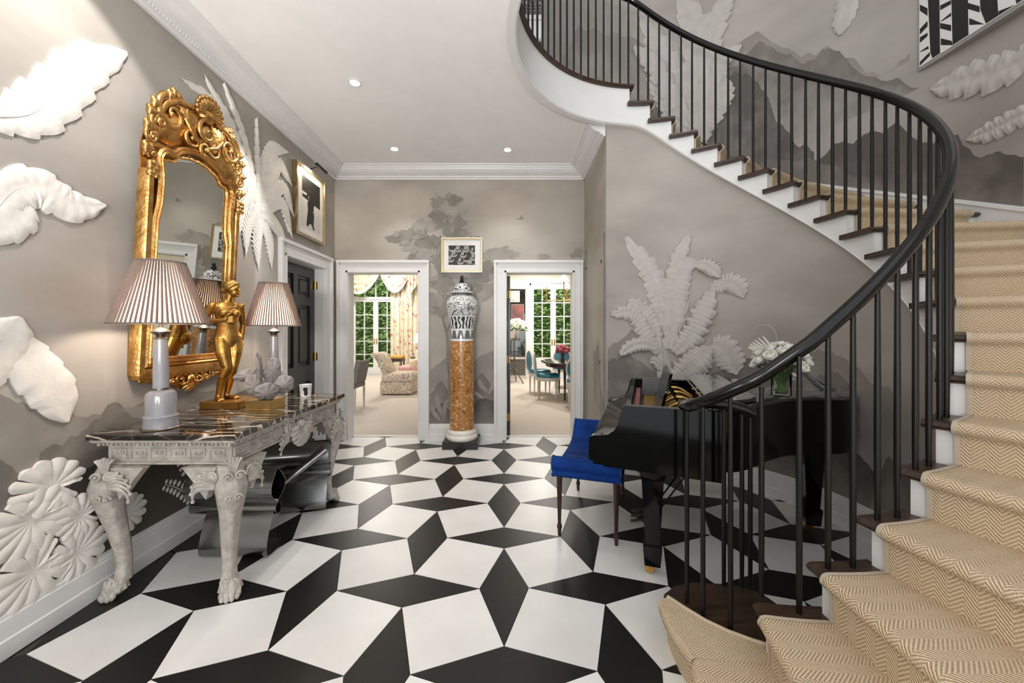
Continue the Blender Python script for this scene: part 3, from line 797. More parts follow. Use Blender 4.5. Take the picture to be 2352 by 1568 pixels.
# ---- back wall: a big painted tree behind the urn, hills and rock below
B_ = lambda *p: px(iB, *p)
hill('painted_hill', SB, HILL_L, wall_back, B_((988, 850), (1030, 820), (1080, 835), (1136, 800)), .2, .0006, .03)
hill('painted_hill', SB, HILL_M, wall_back, B_((988, 905), (1010, 880), (1040, 905), (1085, 870), (1110, 862), (1136, 880)), .2, .0012, .06)
hill('painted_hill', SB, HILL_D, wall_back, B_((988, 945), (1020, 930), (1060, 960), (1095, 915), (1136, 912)), .2, .0018, .05)
t1, t2 = MB(), MB()
FOL = [(1035, 480, 34, 26), (1010, 505, 26, 22), (1045, 520, 30, 24), (975, 520, 28, 16), (945, 540, 32, 14), (915, 548, 26, 10), (965, 560, 40, 18), (1000, 565, 44, 26), (1050, 550, 34, 24), (985, 588, 42, 16), (1080, 560, 22, 16), (1030, 600, 36, 30), (1060, 640, 36, 26), (1095, 640, 26, 24), (1120, 620, 24, 18), (1110, 665, 26, 18), (1020, 650, 26, 22), (1015, 700, 30, 22), (1000, 690, 22, 16), (1040, 460, 14, 14), (1005, 462, 14, 12)]
for k, (x, y, rx, ry) in enumerate(FOL):
    c = iB(x, y); s = 4.857 / F; mb = t1 if k % 3 else t2
    blob(mb, SB, c, rx * s, ry * s, .0030 + .0003 * k, seed=k, jag=.30, n=64)
rnd = random.Random(3)
for k in range(60):
    x, y, rx, ry = FOL[k % len(FOL)]; a = rnd.uniform(0, 2 * PI)
    blob(t1 if k % 2 else t2, SB, iB(x + rx * .95 * cos(a), y + ry * .95 * sin(a)), rnd.uniform(.03, .06), rnd.uniform(.02, .04), .0096 + .00005 * k, rot=a, seed=100 + k, jag=.4, n=20)
for k, (x, y, rx, ry) in enumerate([(1150, 580, 24, 14), (1175, 585, 20, 9), (1130, 585, 22, 14), (1250, 590, 16, 6), (1322, 585, 16, 8), (1330, 575, 10, 6)]):
    blob(t2, SB, iB(x, y), rx * 4.857 / F, ry * 4.857 / F, .0020 + .0003 * k, seed=60 + k, jag=.35, n=48)
t1.build('painted_foliage', TREE, wall_back, smooth=0, recalc=False); t2.build('painted_foliage', TREE_L, wall_back, smooth=0, recalc=False)
tk = MB()
def limb(pts, w0, w1, d):
    P = cat([iB(*p) for p in pts], 14); vs = []
    for i, p in enumerate(P):
        t = (P[min(i+1, 14)] - P[max(i-1, 0)]).normalized(); w = w0 + (w1 - w0) * i / 14
        vs += [SB(p.x - t.y * w, p.y + t.x * w, d), SB(p.x + t.y * w, p.y - t.x * w, d)]
    tk.add(vs, [(2*i, 2*i+1, 2*i+3, 2*i+2) for i in range(14)])
limb([(1030, 830), (1027, 770), (1018, 735), (1012, 690), (1004, 650)], .022, .008, .0024)
limb([(1026, 765), (1033, 745), (1045, 720)], .014, .005, .0026); limb([(1004, 665), (996, 655), (992, 640)], .007, .003, .0028); limb([(1030, 830), (1033, 880), (1030, 930)], .022, .016, .0026)
tk.build('painted_trunk', TREE, wall_back, smooth=0, recalc=False)
# leafy plants painted at the foot, as pale low relief
for k, (pts, hw) in enumerate([([(1120, 900), (1105, 885), (1098, 868)], .03), ([(1122, 905), (1135, 880), (1133, 870)], .03), ([(1015, 955), (1005, 925), (1003, 905)], .03), ([(1020, 960), (1022, 935), (1032, 915)], .03), ([(1010, 965), (995, 945), (990, 930)], .03), ([(1110, 915), (1095, 905), (1088, 900)], .025)]):
    relief('painted_leaf', SB, TREE_L, wall_back, px(iB, *pts), hw, n=12, m=2, h=.004, jag=.1, nj=4, base=.002, rib=.001, seed=k)
bd_ = MB(); blob(bd_, SB, iB(1195, 503), .06, .008, .002, seed=1, jag=.3); blob(bd_, SB, iB(1198, 500), .02, .02, .0024, rot=.7, seed=5, jag=.3); bd_.build('painted_bird', TREE, wall_back, smooth=0, recalc=False)
# right return wall: one pale rock shape
hill('painted_hill', lambda y, z, d: V((.9105 - d, y, z)), HILL_L, wall_right, [(4.3, 1.1), (4.05, 1.25), (3.95, .8), (3.8, .6)], .22, .001, .05)

# ---- round wall under the stair
C_ = lambda *p: px(iC, *p)
hill('painted_hill', SC, HILL_L, wall_stair, C_((1396, 800), (1450, 760), (1560, 850), (1700, 830), (1800, 790), (1900, 800), (2000, 870), (2060, 900)), .5, .0006, .05)
hill('painted_hill', SC, HILL_M, wall_stair, C_((1396, 830), (1440, 810), (1500, 850), (1600, 870), (1720, 815), (1760, 850), (1860, 860), (1920, 850), (1975, 920)), .45, .0012, .05)
hill('painted_hill', SC, HILL_D, wall_stair, C_((1396, 1000), (1500, 1020), (1640, 1010), (1760, 1020), (1880, 1030), (1940, 1010), (1975, 1050), (2040, 1120)), .2, .0018, .03)
hill('painted_hill', SC, HILL_M, wall_stair, C_((2000, 1130), (2040, 1045), (2070, 1060), (2110, 1120)), .2, .0024, .02, n=20)
def banana(S, inv, parent, mat, leaves, trunk, tw):
    tb = MB(); P = cat([inv(*p) for p in trunk], 20)
    tb.loft([[S(p.x + dx * (tw - .03 * i / 20), p.y, dz) for dx, dz in ((-1, -.002), (-.7, .014), (-.1, .024), (0, .018), (.15, .026), (.7, .016), (1, -.002))] for i, p in enumerate(P)]); tb.build('plaster_trunk', mat, parent, smooth=50)
    for k, (pts, hw, jag) in enumerate(leaves):
        relief('plaster_leaf', S, mat, parent, [inv(*p) for p in pts], hw, n=160, frib=.0010, rip=.4, vein=.0045, h=.026, jag=jag * 1.25, nj=8, seed=70 + k, base=.004 + .008 * (k % 5), sweep=.15, stem=.35, tip=.25)
RELIEF = M('round_wall_relief_paint', (184, 179, 172), .6, var=.06, scale=10, bump=.15, bscale=50)
banana(SC, iC, wall_stair, RELIEF, [
    ([(1522, 760), (1515, 690), (1490, 620), (1436, 544)], .115, .25), ([(1530, 700), (1545, 640), (1560, 590), (1584, 538)], .085, .28),
    ([(1535, 800), (1548, 720), (1552, 660), (1570, 618), (1604, 600)], .13, .2), ([(1596, 608), (1620, 610), (1640, 622), (1656, 638)], .075, .2),
    ([(1550, 810), (1590, 770), (1615, 720), (1640, 660)], .12, .28), ([(1636, 666), (1670, 650), (1695, 660), (1710, 684)], .095, .2),
    ([(1512, 800), (1500, 740), (1470, 705), (1440, 690)], .085, .28), ([(1510, 810), (1480, 760), (1450, 720), (1400, 722)], .095, .28),
    ([(1508, 800), (1480, 790), (1450, 795), (1420, 815)], .075, .2), ([(1540, 880), (1580, 850), (1610, 820), (1636, 796)], .14, .25),
    ([(1636, 790), (1660, 800), (1680, 830), (1694, 860)], .135, .22), ([(1520, 850), (1505, 830), (1490, 830)], .06, .3), ([(1550, 860), (1590, 855), (1625, 865)], .10, .22)],
    [(1530, 1000), (1528, 900), (1524, 840), (1520, 780)], .085)
hb = MB(); P = px(iC, (1790, 880), (1778, 840), (1776, 815), (1784, 790), (1782, 768), (1770, 752), (1755, 748), (1728, 754))
P = cat(P, 40); hb.tube([SC(p.x, p.y, .001) for p in P], [(.045 - .036 * min(1, i / 14)) if i < 14 else (.012 if i < 32 else .012 - .010 * (i - 32) / 8) for i in range(41)], 8, flat=.35); hb.build('plaster_heron', RELIEF, wall_stair, smooth=60)

# ---- outer stair wall
U_ = lambda *p: px(iU, *p)
hill('painted_mountain', SU, HILL_L, wall_well, U_((1262, 190), (1330, 60), (1430, 80), (1560, 150), (1640, 130), (1740, 75), (1840, 130), (1900, 105), (1990, 160), (2050, 180), (2090, 120)), 3.55, .0006, .08)
hill('painted_mountain', SU, HILL_M, wall_well, U_((1480, 260), (1600, 190), (1700, 150), (1745, 95), (1800, 120), (1850, 150), (1890, 110), (1935, 120), (1960, 160), (2050, 190), (2110, 200)), 3.3, .0012, .07)
hill('painted_mountain', SU, HILL_D, wall_well, U_((1590, 330), (1640, 220), (1690, 165), (1745, 190), (1780, 260), (1830, 330), (1870, 350)), 2.2, .0018, .07)
hill('painted_mountain', SU, HILL_D, wall_well, U_((1850, 390), (1925, 330), (1990, 310), (2060, 290), (2130, 330), (2200, 310), (2230, 350), (2250, 370), (2300, 355), (2352, 365)), 2.0, .0024, .05)
hill('painted_mountain', SU, HILL_M, wall_well, U_((1660, 420), (1760, 370), (1860, 365), (1960, 400), (2060, 430)), 2.2, .003, .04)
banana(SU, iU, wall_well, RELIEF_S, [
    ([(1580, 330), (1560, 220), (1520, 120), (1470, 30)], .15, .25), ([(1590, 300), (1600, 180), (1590, 60), (1560, -20)], .16, .22), ([(1610, 290), (1620, 150), (1650, 40), (1690, -20)], .14, .25),
    ([(1600, 260), (1640, 190), (1660, 140), (1705, 108)], .12, .25), ([(1590, 300), (1540, 220), (1500, 150), (1455, 112)], .13, .25), ([(1595, 320), (1550, 270), (1520, 215), (1484, 180)], .12, .25),
    ([(1610, 320), (1640, 260), (1660, 220), (1670, 180)], .13, .25), ([(1600, 330), (1570, 300), (1545, 260), (1526, 246)], .10, .2), ([(1612, 330), (1616, 280), (1622, 230), (1610, 140)], .15, .22)],
    [(1605, 420), (1602, 360), (1600, 300), (1598, 240)], .10)
relief('plaster_leaf', SU, RELIEF_S, wall_well, U_((1960, -40), (1945, 20), (1930, 82)), .10, h=.02, rip=.4, vein=.005, n=60, jag=.15, nj=6, seed=90, stem=.5)
relief('plaster_leaf', SU, RELIEF_S, wall_well, U_((2400, 110), (2300, 165), (2220, 185), (2140, 205)), .13, h=.03, rip=.45, vein=.005, n=60, jag=.35, nj=6, seed=91, stem=.5)
relief('plaster_leaf', SU, RELIEF_S, wall_well, U_((2400, 240), (2330, 275), (2280, 300), (2222, 322)), .08, h=.03, rip=.45, vein=.005, n=60, jag=.3, nj=6, seed=92, stem=.5)
# ------------------------------------------------------------------ console table
def marble(name):
    m = M(name, (26, 24, 22), .06, coat=.3); N, L, b = nodes(m)
    tc = N.new('ShaderNodeTexCoord'); mp = N.new('ShaderNodeMapping'); mp.inputs['Rotation'].default_value = (0, 0, R(38)); mp.inputs['Scale'].default_value = (1.1, 8, 3)
    L.new(tc.outputs['Object'], mp.inputs[0])
    nz = N.new('ShaderNodeTexNoise'); nz.inputs['Scale'].default_value = 2; nz.inputs['Detail'].default_value = 5; L.new(mp.outputs[0], nz.inputs['Vector'])
    md = N.new('ShaderNodeMix'); md.data_type = 'RGBA'; md.inputs[0].default_value = .28; L.new(mp.outputs[0], md.inputs[6]); L.new(nz.outputs['Color'], md.inputs[7])
    v = N.new('ShaderNodeTexVoronoi'); v.feature = 'DISTANCE_TO_EDGE'; v.inputs['Scale'].default_value = 2.6; L.new(md.outputs[2], v.inputs['Vector'])
    v2 = N.new('ShaderNodeTexVoronoi'); v2.feature = 'DISTANCE_TO_EDGE'; v2.inputs['Scale'].default_value = 6.5; L.new(md.outputs[2], v2.inputs['Vector'])
    k = math_node(N, L, 'MINIMUM', v.outputs['Distance'], math_node(N, L, 'ADD', v2.outputs['Distance'], math_node(N, L, 'MULTIPLY', nz.outputs['Fac'], .06)))
    r = ramp(N, L, k, [(0, (226, 216, 202)), (.018, (180, 162, 142)), (.038, (52, 46, 40)), (.14, (24, 22, 20))])
    L.new(r.outputs[0], b.inputs['Base Color']); return m
MARBLE = marble('black_gold_marble')
TX0, TX1, TY0, TY1, TZ = -2.13, -1.385, 1.925, 3.19, .858
con = thing('console_table', 'carved limed wood console table with black marble top and paw feet', 'table', ((TX0 + TX1) / 2, (TY0 + TY1) / 2, 0))
m = MB(); pts = [(TX0, TY0), (TX1 , TY0), (TX1, TY1), (TX0, TY1)]
def rrect(x0, x1, y0, y1, z, d): return [V(p) for p in ((x0+d, y0+d, z), (x1-d, y0+d, z), (x1-d, y1-d, z), (x0+d, y1-d, z))]
m.loft([rrect(TX0, TX1, TY0, TY1, z, d) for z, d in ((TZ-.03, .004), (TZ-.027, 0), (TZ-.006, 0), (TZ, .005))]); m.build('marble_top', MARBLE, con, smooth=0)
# moulded frame under the top
m = MB(); a, b, c, d = TX0, TX1, TY0, TY1
m.loft([rrect(a, b, c, d, z, i) for z, i in ((TZ-.168, .055), (TZ-.163, .048), (TZ-.155, .048), (TZ-.152, .056), (TZ-.072, .056), (TZ-.070, .05), (TZ-.052, .03), (TZ-.044, .012), (TZ-.034, .008), (TZ-.030, .008))])
m.build('apron', STONE, con, smooth=20)
# Greek key fret, one strip per visible face, cut as raised bars
def fret(name, o, A, B, length, n, parent):
    mb = MB(); A, B = V(A), V(B); nrm = A.cross(B); w = length / n; h = .062; t = w * .085
    def bar(x0, x1, z0, z1):
        q = [V(o) + A * x + B * z for x, z in ((x0, z0), (x1, z0), (x1, z1), (x0, z1))]
        mb.hexa(q, [p + nrm * .006 for p in q])
    for i in range(n):
        x = i * w
        bar(x, x + t, 0, h); bar(x + t, x + w - 2*t, h - t, h); bar(x + w - 3*t, x + w - 2*t, h*.36, h - t); bar(x + 3.2*t, x + w - 3*t, h*.36, h*.36 + t)
        bar(x + 3.2*t, x + 4.2*t, h*.36 + t, h*.66); bar(x + t, x + w, 0, t); bar(x + 6*t, x + 8*t, h*.58, h*.7)
    bar(-t, length + t, -t*1.8, -t*.9); bar(-t, length + t, h + t*.9, h + t*1.8)
    return mb.build(name, STONE, parent, smooth=0)
fret('key_fret', (TX0 + .07, TY0 + .056, TZ - .145), (1, 0, 0), (0, 0, 1), TX1 - TX0 - .14, 6, con)
fret('key_fret', (TX1 - .056, TY0 + .07, TZ - .145), (0, 1, 0), (0, 0, 1), TY1 - TY0 - .14, 11, con)
# dentil beads on the cornice of the table
m = MB(); x = TX0 + .04
k = 0
while x < TX1 - .03:
    (m.ball((x, TY0 + .026, TZ - .055), (.007, .005, .007), 6, 4) if k % 3 else m.cbox((x, TY0 + .026, TZ - .055), (.012, .008, .016))); x += .022; k += 1
y = TY0 + .04
while y < TY1 - .03:
    (m.ball((TX1 - .026, y, TZ - .055), (.005, .007, .007), 6, 4) if k % 3 else m.cbox((TX1 - .026, y, TZ - .055), (.008, .012, .016))); y += .022; k += 1
stuff(m.build('bead_row', STONE, con, smooth=60))
def acanthus(mb, o, A, B, NRM, size, seed=0, flip=1):     # a scrolled leaf spray standing off a surface
    rnd = random.Random(seed); A, B, NRM = V(A), V(B), V(NRM)
    for k in range(6):
        t = k / 5; an = R(100 - 88 * t); ln = size * (.55 + .45 * t); P = []
        for i in range(9):
            s = i / 8; a2 = an - R(50) * s * s
            P.append(V(o) + A * flip * (ln * s * cos(a2)) + B * (ln * s * sin(a2) * .8 - size * .22 * t) + NRM * (.006 + .012 * sin(PI * s)))
        mb.tube(P, [size * w for w in (.05, .075, .09, .095, .09, .075, .06, .055, .04)], 6, flat=.55, up=NRM)
        mb.ball(P[-1], size * .075, 6, 5)
def scroll(mb, c, A, B, NRM, r, turns=1.6, w=.012, a0=0, sgn=1):
    A, B, NRM = V(A), V(B), V(NRM); P = []; n = int(22 * turns)
    for i in range(n + 1):
        t = i / n; a = a0 + sgn * 2 * PI * turns * t; q = r * (1 - .86 * t); P.append(V(c) + A * q * cos(a) + B * q * sin(a) + NRM * (.006 + .01 * t))
    mb.tube(P, [w * (1 - .45 * i / n) for i in range(n + 1)], 6, up=NRM); mb.ball(P[-1], w * .9, 6, 5)
def leg(x, y, sx, sy, carve=True):      # cabriole leg with carved knee and hairy paw; sx, sy point outwards
    Z = TZ - .165; mb = MB()
    prof = [(0, .055, .0), (.05, .062, .012), (.11, .066, .022), (.17, .058, .020), (.25, .047, .010), (.34, .040, -.004), (.44, .034, -.016), (.53, .030, -.022), (.585, .032, -.02), (.615, .042, -.012)]
    rings = []
    for dz, r, off in prof:
        c = V((x + sx * off, y + sy * off, Z - dz)); ring = []
        for k in range(16):
            a = 2 * PI * k / 16; q = r * (1 + .10 * cos(4 * a))
            ring.append(c + V((q * cos(a + PI/4), q * sin(a + PI/4), 0)))
        rings.append(ring)
    mb.loft(rings)
    lg = mb.build('leg', STONE, con, smooth=60)
    pw = MB(); c = V((x + sx * .0, y + sy * .0, .04)); dirv = V((sx * .55, sy, 0)).normalized() if abs(sy) else V((sx, 0, 0))
    pw.ball(c + V((0, 0, .015)), (.05, .05, .045), 12, 8)
    sd = V((-dirv.y, dirv.x, 0))
    for k, q in enumerate((-1.2, -.42, .42, 1.2)):
        p = c + sd * q * .026 + dirv * (.036 if abs(q) < 1 else .024)
        pw.ball(p + V((0, 0, -.014)), (.019, .019, .026), 8, 6); pw.ball(p + dirv * .016 + V((0, 0, -.024)), (.013, .013, .016), 8, 6)
        pw.tube([p + V((0, 0, .012)), c + sd * q * .016 + dirv * .012 + V((0, 0, .06))], [.012, .008], 6)
    for k in range(10):
        a = 2 * PI * k / 10; pw.tube([c + V((.046 * cos(a), .046 * sin(a), .0)), c + V((.038 * cos(a), .038 * sin(a), .055))], [.010, .004], 5)
    for i in range(len(pw.v)): pw.v[i] = (pw.v[i][0], pw.v[i][1], max(0.0005, pw.v[i][2]))
    pw.build('paw', STONE, lg, smooth=60)
    if carve:
        cv = MB()
        for (A, NRM, o) in [q for q in (((-sx, 0, 0), (0, sy, 0), V((x - sx * .03, y + sy * .066, Z - .075))), ((0, -sy, 0), (sx, 0, 0), V((x + sx * .066, y - sy * .03, Z - .075)))) if sx > 0 or q[1][0] == 0]:
            acanthus(cv, o, A, (0, 0, 1), NRM, .135, 3)
            scroll(cv, o + V((0, 0, .02)) + V(A) * .01, A, (0, 0, 1), NRM, .034, 1.4, .009)
            br = [o + V(A) * q + V((0, 0, h)) for q, h in ((0, .07), (.17, .07), (.185, .045), (.13, .02), (.10, -.04), (.05, -.09), (0, -.12))]
            back = V(NRM) * -.045; cv.hexa([br[0] + back, br[1] + back, br[3] + back, br[5] + back], [p + V(NRM) * -.004 for p in (br[0], br[1], br[3], br[5])])
        dg = V((sx if sx > 0 else .25, sy, 0)).normalized(); A = V((-dg.y, dg.x, 0)); o = V((x, y, 0)) + dg * .083
        for s in (-1, 1):
            scroll(cv, V((o.x, o.y, Z - .045)) + A * s * .024, A * s, (0, 0, 1), dg, .024, 1.3, .007)
            scroll(cv, V((o.x, o.y, Z - .155)) + A * s * .018, A * s, (0, 0, 1), dg, .017, 1.2, .006)
        for k in range(5):
            t = (k - 2) / 2; P = [V((o.x, o.y, Z - .03)) + A * t * .008 - dg * .01, V((o.x, o.y, Z + .02)) + A * t * .022 - dg * .004, V((o.x, o.y, Z + .05 - .012 * abs(t))) + A * t * .036 - dg * .006]
            cv.tube(P, [.006, .008, .009], 6)
        for k in range(4):       # bell-flower drop down the shin
            zc = Z - .215 - .03 * k; q = dg * (.052 - .006 * k) + V((x, y, 0)); w = .012 - .0018 * k
            for s in (-1, 0, 1): cv.ball(V((q.x, q.y, zc)) + A * s * w * .8, (w * .55, w * .55, w * 1.5), 6, 5)
        cv.build('knee_carving', STONE, lg, smooth=60)
for sx, x in ((1, TX1 - .075), (-1, TX0 + .075)):
    for sy, y in ((-1, TY0 + .075), (1, TY1 - .075)): leg(x, y, sx, sy, True)
# shell ornament in the middle of the long side
m = MB(); o = V((TX1 - .05, (TY0 + TY1) / 2 + .02, TZ - .10)); A, B, NN = V((0, 1, 0)), V((0, 0, 1)), V((1, 0, 0))
for k in range(11):
    an = R(-10 - 16 * k); L_n = .115 + .03 * sin(PI * k / 10)
    P = [o + (A * cos(an) + B * sin(an)) * L_n * s + NN * (.012 + .022 * sin(PI * s * .8)) for s in (0, .3, .6, .85, 1)]
    m.tube(P, [.008, .014, .019, .021, .014], 6, up=NN)
for s in (-1, 1):
    scroll(m, o + A * s * .11 + B * .0, A * s, B, NN, .05, 1.7, .016, a0=R(200), sgn=-1)
    acanthus(m, o + A * s * .10 + B * -.06, A, B, NN, .12, 5, s)
m.ball(o + NN * .02, (.03, .045, .03), 10, 7)
m.build('shell_ornament', STONE, con, smooth=60)

# ------------------------------------------------------------------ pair of lamps
LAMPBULB = M('lamp_bulb', (255, 222, 180), .5, emit=18)
LINING = bpy.data.materials.new('shade_lining'); LINING.use_nodes = True
N, L, b = nodes(LINING); b.inputs['Base Color'].default_value = lin(246, 232, 220); b.inputs['Roughness'].default_value = .8
t_ = N.new('ShaderNodeBsdfTranslucent'); t_.inputs[0].default_value = lin(250, 226, 204); x_ = N.new('ShaderNodeMixShader'); x_.inputs[0].default_value = .55
L.new(b.outputs[0], x_.inputs[1]); L.new(t_.outputs[0], x_.inputs[2]); L.new(x_.outputs[0], N['Material Output'].inputs[0])
PLEAT = bpy.data.materials.new('taupe_silk_pleat'); PLEAT.use_nodes = True
N, L, b = nodes(PLEAT); b.inputs['Base Color'].default_value = lin(140, 122, 114); b.inputs['Roughness'].default_value = .8
nz = N.new('ShaderNodeTexNoise'); nz.inputs['Scale'].default_value = 60; r_ = ramp(N, L, nz.outputs['Fac'], [(.3, (104, 94, 89)), (.7, (124, 113, 107))]); L.new(r_.outputs[0], b.inputs['Base Color'])
t_ = N.new('ShaderNodeBsdfTranslucent'); t_.inputs[0].default_value = lin(150, 122, 108); x_ = N.new('ShaderNodeMixShader'); x_.inputs[0].default_value = .15
L.new(b.outputs[0], x_.inputs[1]); L.new(t_.outputs[0], x_.inputs[2]); L.new(x_.outputs[0], N['Material Output'].inputs[0])
def lamp_obj(x, y, label, rb, rt, energy):
    t = thing('table_lamp', label, 'lamp', (x, y, TZ), 'pair of lamps on the marble console')
    c = (x, y, TZ)
    MB().lathe([(.0, 0), (.082, 0), (.084, .004), (.080, .009), (.078, .010)], c, 28).build('foot', CHROME, t)
    MB().lathe([(.076, .010), (.076, .022), (.073, .055), (.076, .066), (.073, .072), (.067, .075), (.066, .10), (.066, .175), (.060, .193), (.046, .203), (.036, .206)], c, 32).build('base', PORC, t)
    MB().lathe([(.037, .206), (.038, .211), (.036, .216)], c, 28).build('collar', CHROME, t)
    MB().lathe([(.034, .216), (.0345, .30), (.031, .40), (.028, .475)], c, 28).build('column', PORC, t)
    MB().lathe([(.029, .475), (.032, .478), (.026, .488), (.020, .492), (.024, .498), (.043, .51), (.044, .516), (.040, .520), (.022, .533), (.010, .538), (.008, .56), (.0, .56)], c, 28).build('cap', CHROME, t)
    MB().ball((x, y, TZ + .66), (.03, .03, .045), 12, 8).build('bulb', LAMPBULB, t)
    z0, z1 = .558, .885
    sh = MB().lathe([(rb - .006, z0), ((rb + rt) / 2 - .006, (z0 + z1) / 2), (rt - .006, z1)], c, 64).mesh('lamp_shade', 60)
    # open frustum: no end caps
    bm = bmesh.new(); bm.from_mesh(sh); bmesh.ops.delete(bm, geom=[f for f in bm.faces if len(f.verts) > 4], context='FACES'); bm.to_mesh(sh); bm.free()
    shade = link('lamp_shade', sh, LINING, t)
    pm = MB(); n = 62
    for k in range(n):
        a = 2 * PI * k / n; w = 2 * PI * rt / n * .44; vs = []
        for s in (0, .5, 1):
            r = rb + (rt - rb) * s; z = z0 + (z1 - z0) * s; d = V((cos(a), sin(a), 0)); q = V((-sin(a), cos(a), 0))
            hw = w * (1.0 + .12 * (1 - s))
            vs += [V((x, y, TZ + z)) + d * (r - .004) - q * hw, V((x, y, TZ + z)) + d * (r + .004), V((x, y, TZ + z)) + d * (r - .004) + q * hw]
        pm.add(vs, [(i*3+j, i*3+j+1, i*3+j+4, i*3+j+3) for i in range(2) for j in range(2)])
    pm.build('pleats', PLEAT, shade, smooth=0)
    for r, z, nm in ((rb, z0, 'hem'), (rt, z1, 'hem')):
        MB().tube([(x + r * cos(2*PI*k/64), y + r * sin(2*PI*k/64), TZ + z) for k in range(65)], .0045, 6).build(nm, PLEAT, shade)
    # wire spider that carries the shade
    sp = MB(); sp.tube([(x, y, TZ + .56), (x, y, TZ + z1 - .01)], .003, 6)
    for k in range(3): a = 2*PI*k/3; sp.tube([(x, y, TZ + z1 - .01), (x + (rt - .006) * cos(a), y + (rt - .006) * sin(a), TZ + z1 - .004)], .002, 5)
    sp.build('shade_carrier', BRASS, t)
    lamp('lamp_bulb_light', 'POINT', (x, y, TZ + .66), energy, (1, .87, .74), .045)
lamp_obj(-1.877, 2.062, 'lamp with taupe pleated shade at the near end of the console', .207, .103, 14)
lamp_obj(-1.853, 3.0, 'lamp with taupe pleated shade at the far end, behind the shell sculpture', .186, .10, 14)

# ------------------------------------------------------------------ white cup with a black blot
cx, cy = -1.622, 3.03
cup = tag(MB().lathe([(.0, .004), (.036, 0), (.038, .002), (.046, .098), (.0435, .098), (.036, .012), (.0, .012)], (cx, cy, TZ), 28).build('candle_cup', M('white_porcelain', (236, 234, 230), .2, var=.02), None), 'small white cup with a black blot on the far end of the console', 'cup')
bl = MB()
def on_cup(u, z): r = .0385 + .008 * (z / .098); a = R(-68) + u / r; return V((cx + (r + .0012) * cos(a), cy + (r + .0012) * sin(a), TZ + z))
pts = [(-.012, .075), (.0, .08), (.014, .078), (.02, .07), (.017, .05), (.02, .03), (.012, .012), (-.004, .018), (-.008, .026), (-.006, .045), (-.013, .06)]
bl.add([on_cup(.004, .045)] + [on_cup(*p) for p in pts], [(0, 1 + i, 1 + (i + 1) % len(pts)) for i in range(len(pts))]); bl.build('blot', INK, cup, smooth=0)

# ------------------------------------------------------------------ gilded figure on its plinth
SX, SY = -1.945, 2.665; SZ = TZ
fig = thing('gilt_statue', 'gilded statue of a standing nude woman with one arm folded across, on a flat plinth', 'statue', (SX, SY, SZ))
pm = MB(); pm.loft([rrect(-2.065, -1.815, 2.545, 2.80, SZ + z, i) for z, i in ((0, .002), (.003, 0), (.046, 0), (.049, .003))]); pm.build('plinth', GOLD, fig, smooth=0)
# figure axes: rt = to the right as seen from the door side, fw = the way she faces
fwd = V((.80, -.60, 0)); rgt = V((.60, .80, 0)); up = V((0, 0, 1)); o = V((SX - .012, SY - .01, SZ + .049))
HS = .80
def J(r, f, z): return o + rgt * r * HS + fwd * f * HS + up * z * HS
mb = MB()
def limb3(pts, rad, seg=16):
    n = 4; P = []; Rr = []
    for i in range(len(pts) - 1):
        for k in range(n): P.append(pts[i].lerp(pts[i+1], k / n)); Rr.append((rad[i] + (rad[i+1] - rad[i]) * k / n) * HS)
    P.append(pts[-1]); Rr.append(rad[-1] * HS); mb.tube(P, Rr, seg)
    mb.ball(pts[0], Rr[0] * .98, 10, 7); mb.ball(pts[-1], Rr[-1] * .98, 10, 7)
hipL, hipR = J(-.048, .005, .515), J(.050, -.005, .53)
# standing leg (hers on the left of the picture) and the relaxed one
limb3([hipL, J(-.045, .035, .40), J(-.022, .05, .275), J(-.045, .028, .20), J(-.062, -.01, .05), J(-.064, -.012, .025)], [.058, .053, .037, .037, .022, .025])
limb3([hipR, J(.045, .03, .40), J(.030, .035, .28), J(.022, .0, .20), J(.008, -.05, .05), J(.008, -.052, .025)], [.058, .051, .036, .037, .022, .025])
for (r, f, dr) in ((-.064, -.012, -.01), (.010, -.052, .045)):
    a = J(r, f - .015, .018); bt = J(r + dr, f + .105, .010)
    mb.tube([a, a.lerp(bt, .4), a.lerp(bt, .75), bt], [.024*HS, .026*HS, .027*HS, .018*HS], 10, flat=.7); mb.ball(J(r, f - .02, .018), .022*HS, 8, 6)
    for k in range(5): p = bt + (rgt * (k - 2) * .0105 + fwd * (.004 - .003 * abs(k - 1.6))) * HS; mb.ball(p, (.008*HS, .008*HS, .008*HS), 6, 5)
# torso as one loft
def ring(r, f, z, rx, ry, tw=0, n=28):
    c = J(r, f, z); a0 = R(tw); A = rgt * cos(a0) + fwd * sin(a0); B = fwd * cos(a0) - rgt * sin(a0)
    return [c + A * (rx * HS * cos(2*PI*k/n)) + B * (ry * HS * sin(2*PI*k/n)) for k in range(n)]
mb.loft([ring(.0, .005, .455, .07, .062), ring(.0, .0, .50, .095, .072), ring(.0, .0, .545, .094, .070), ring(-.002, .0, .60, .080, .058), ring(-.004, .0, .645, .074, .052), ring(-.006, .004, .70, .086, .058), ring(-.006, .006, .745, .096, .064), ring(-.006, .0, .79, .102, .056), ring(-.004, -.006, .822, .085, .044), ring(.0, -.006, .84, .045, .036), ring(.004, .0, .86, .032, .032)])
for s in (-1, 1): mb.ball(J(-.006 + s * .043, .062, .735), (.036*HS, .036*HS, .034*HS), 12, 8)
mb.ball(J(-.042, -.042, .505), .055*HS, 12, 8); mb.ball(J(.042, -.046, .51), .055*HS, 12, 8)
limb3([J(.004, -.002, .84), J(.014, .01, .90)], [.034, .031])
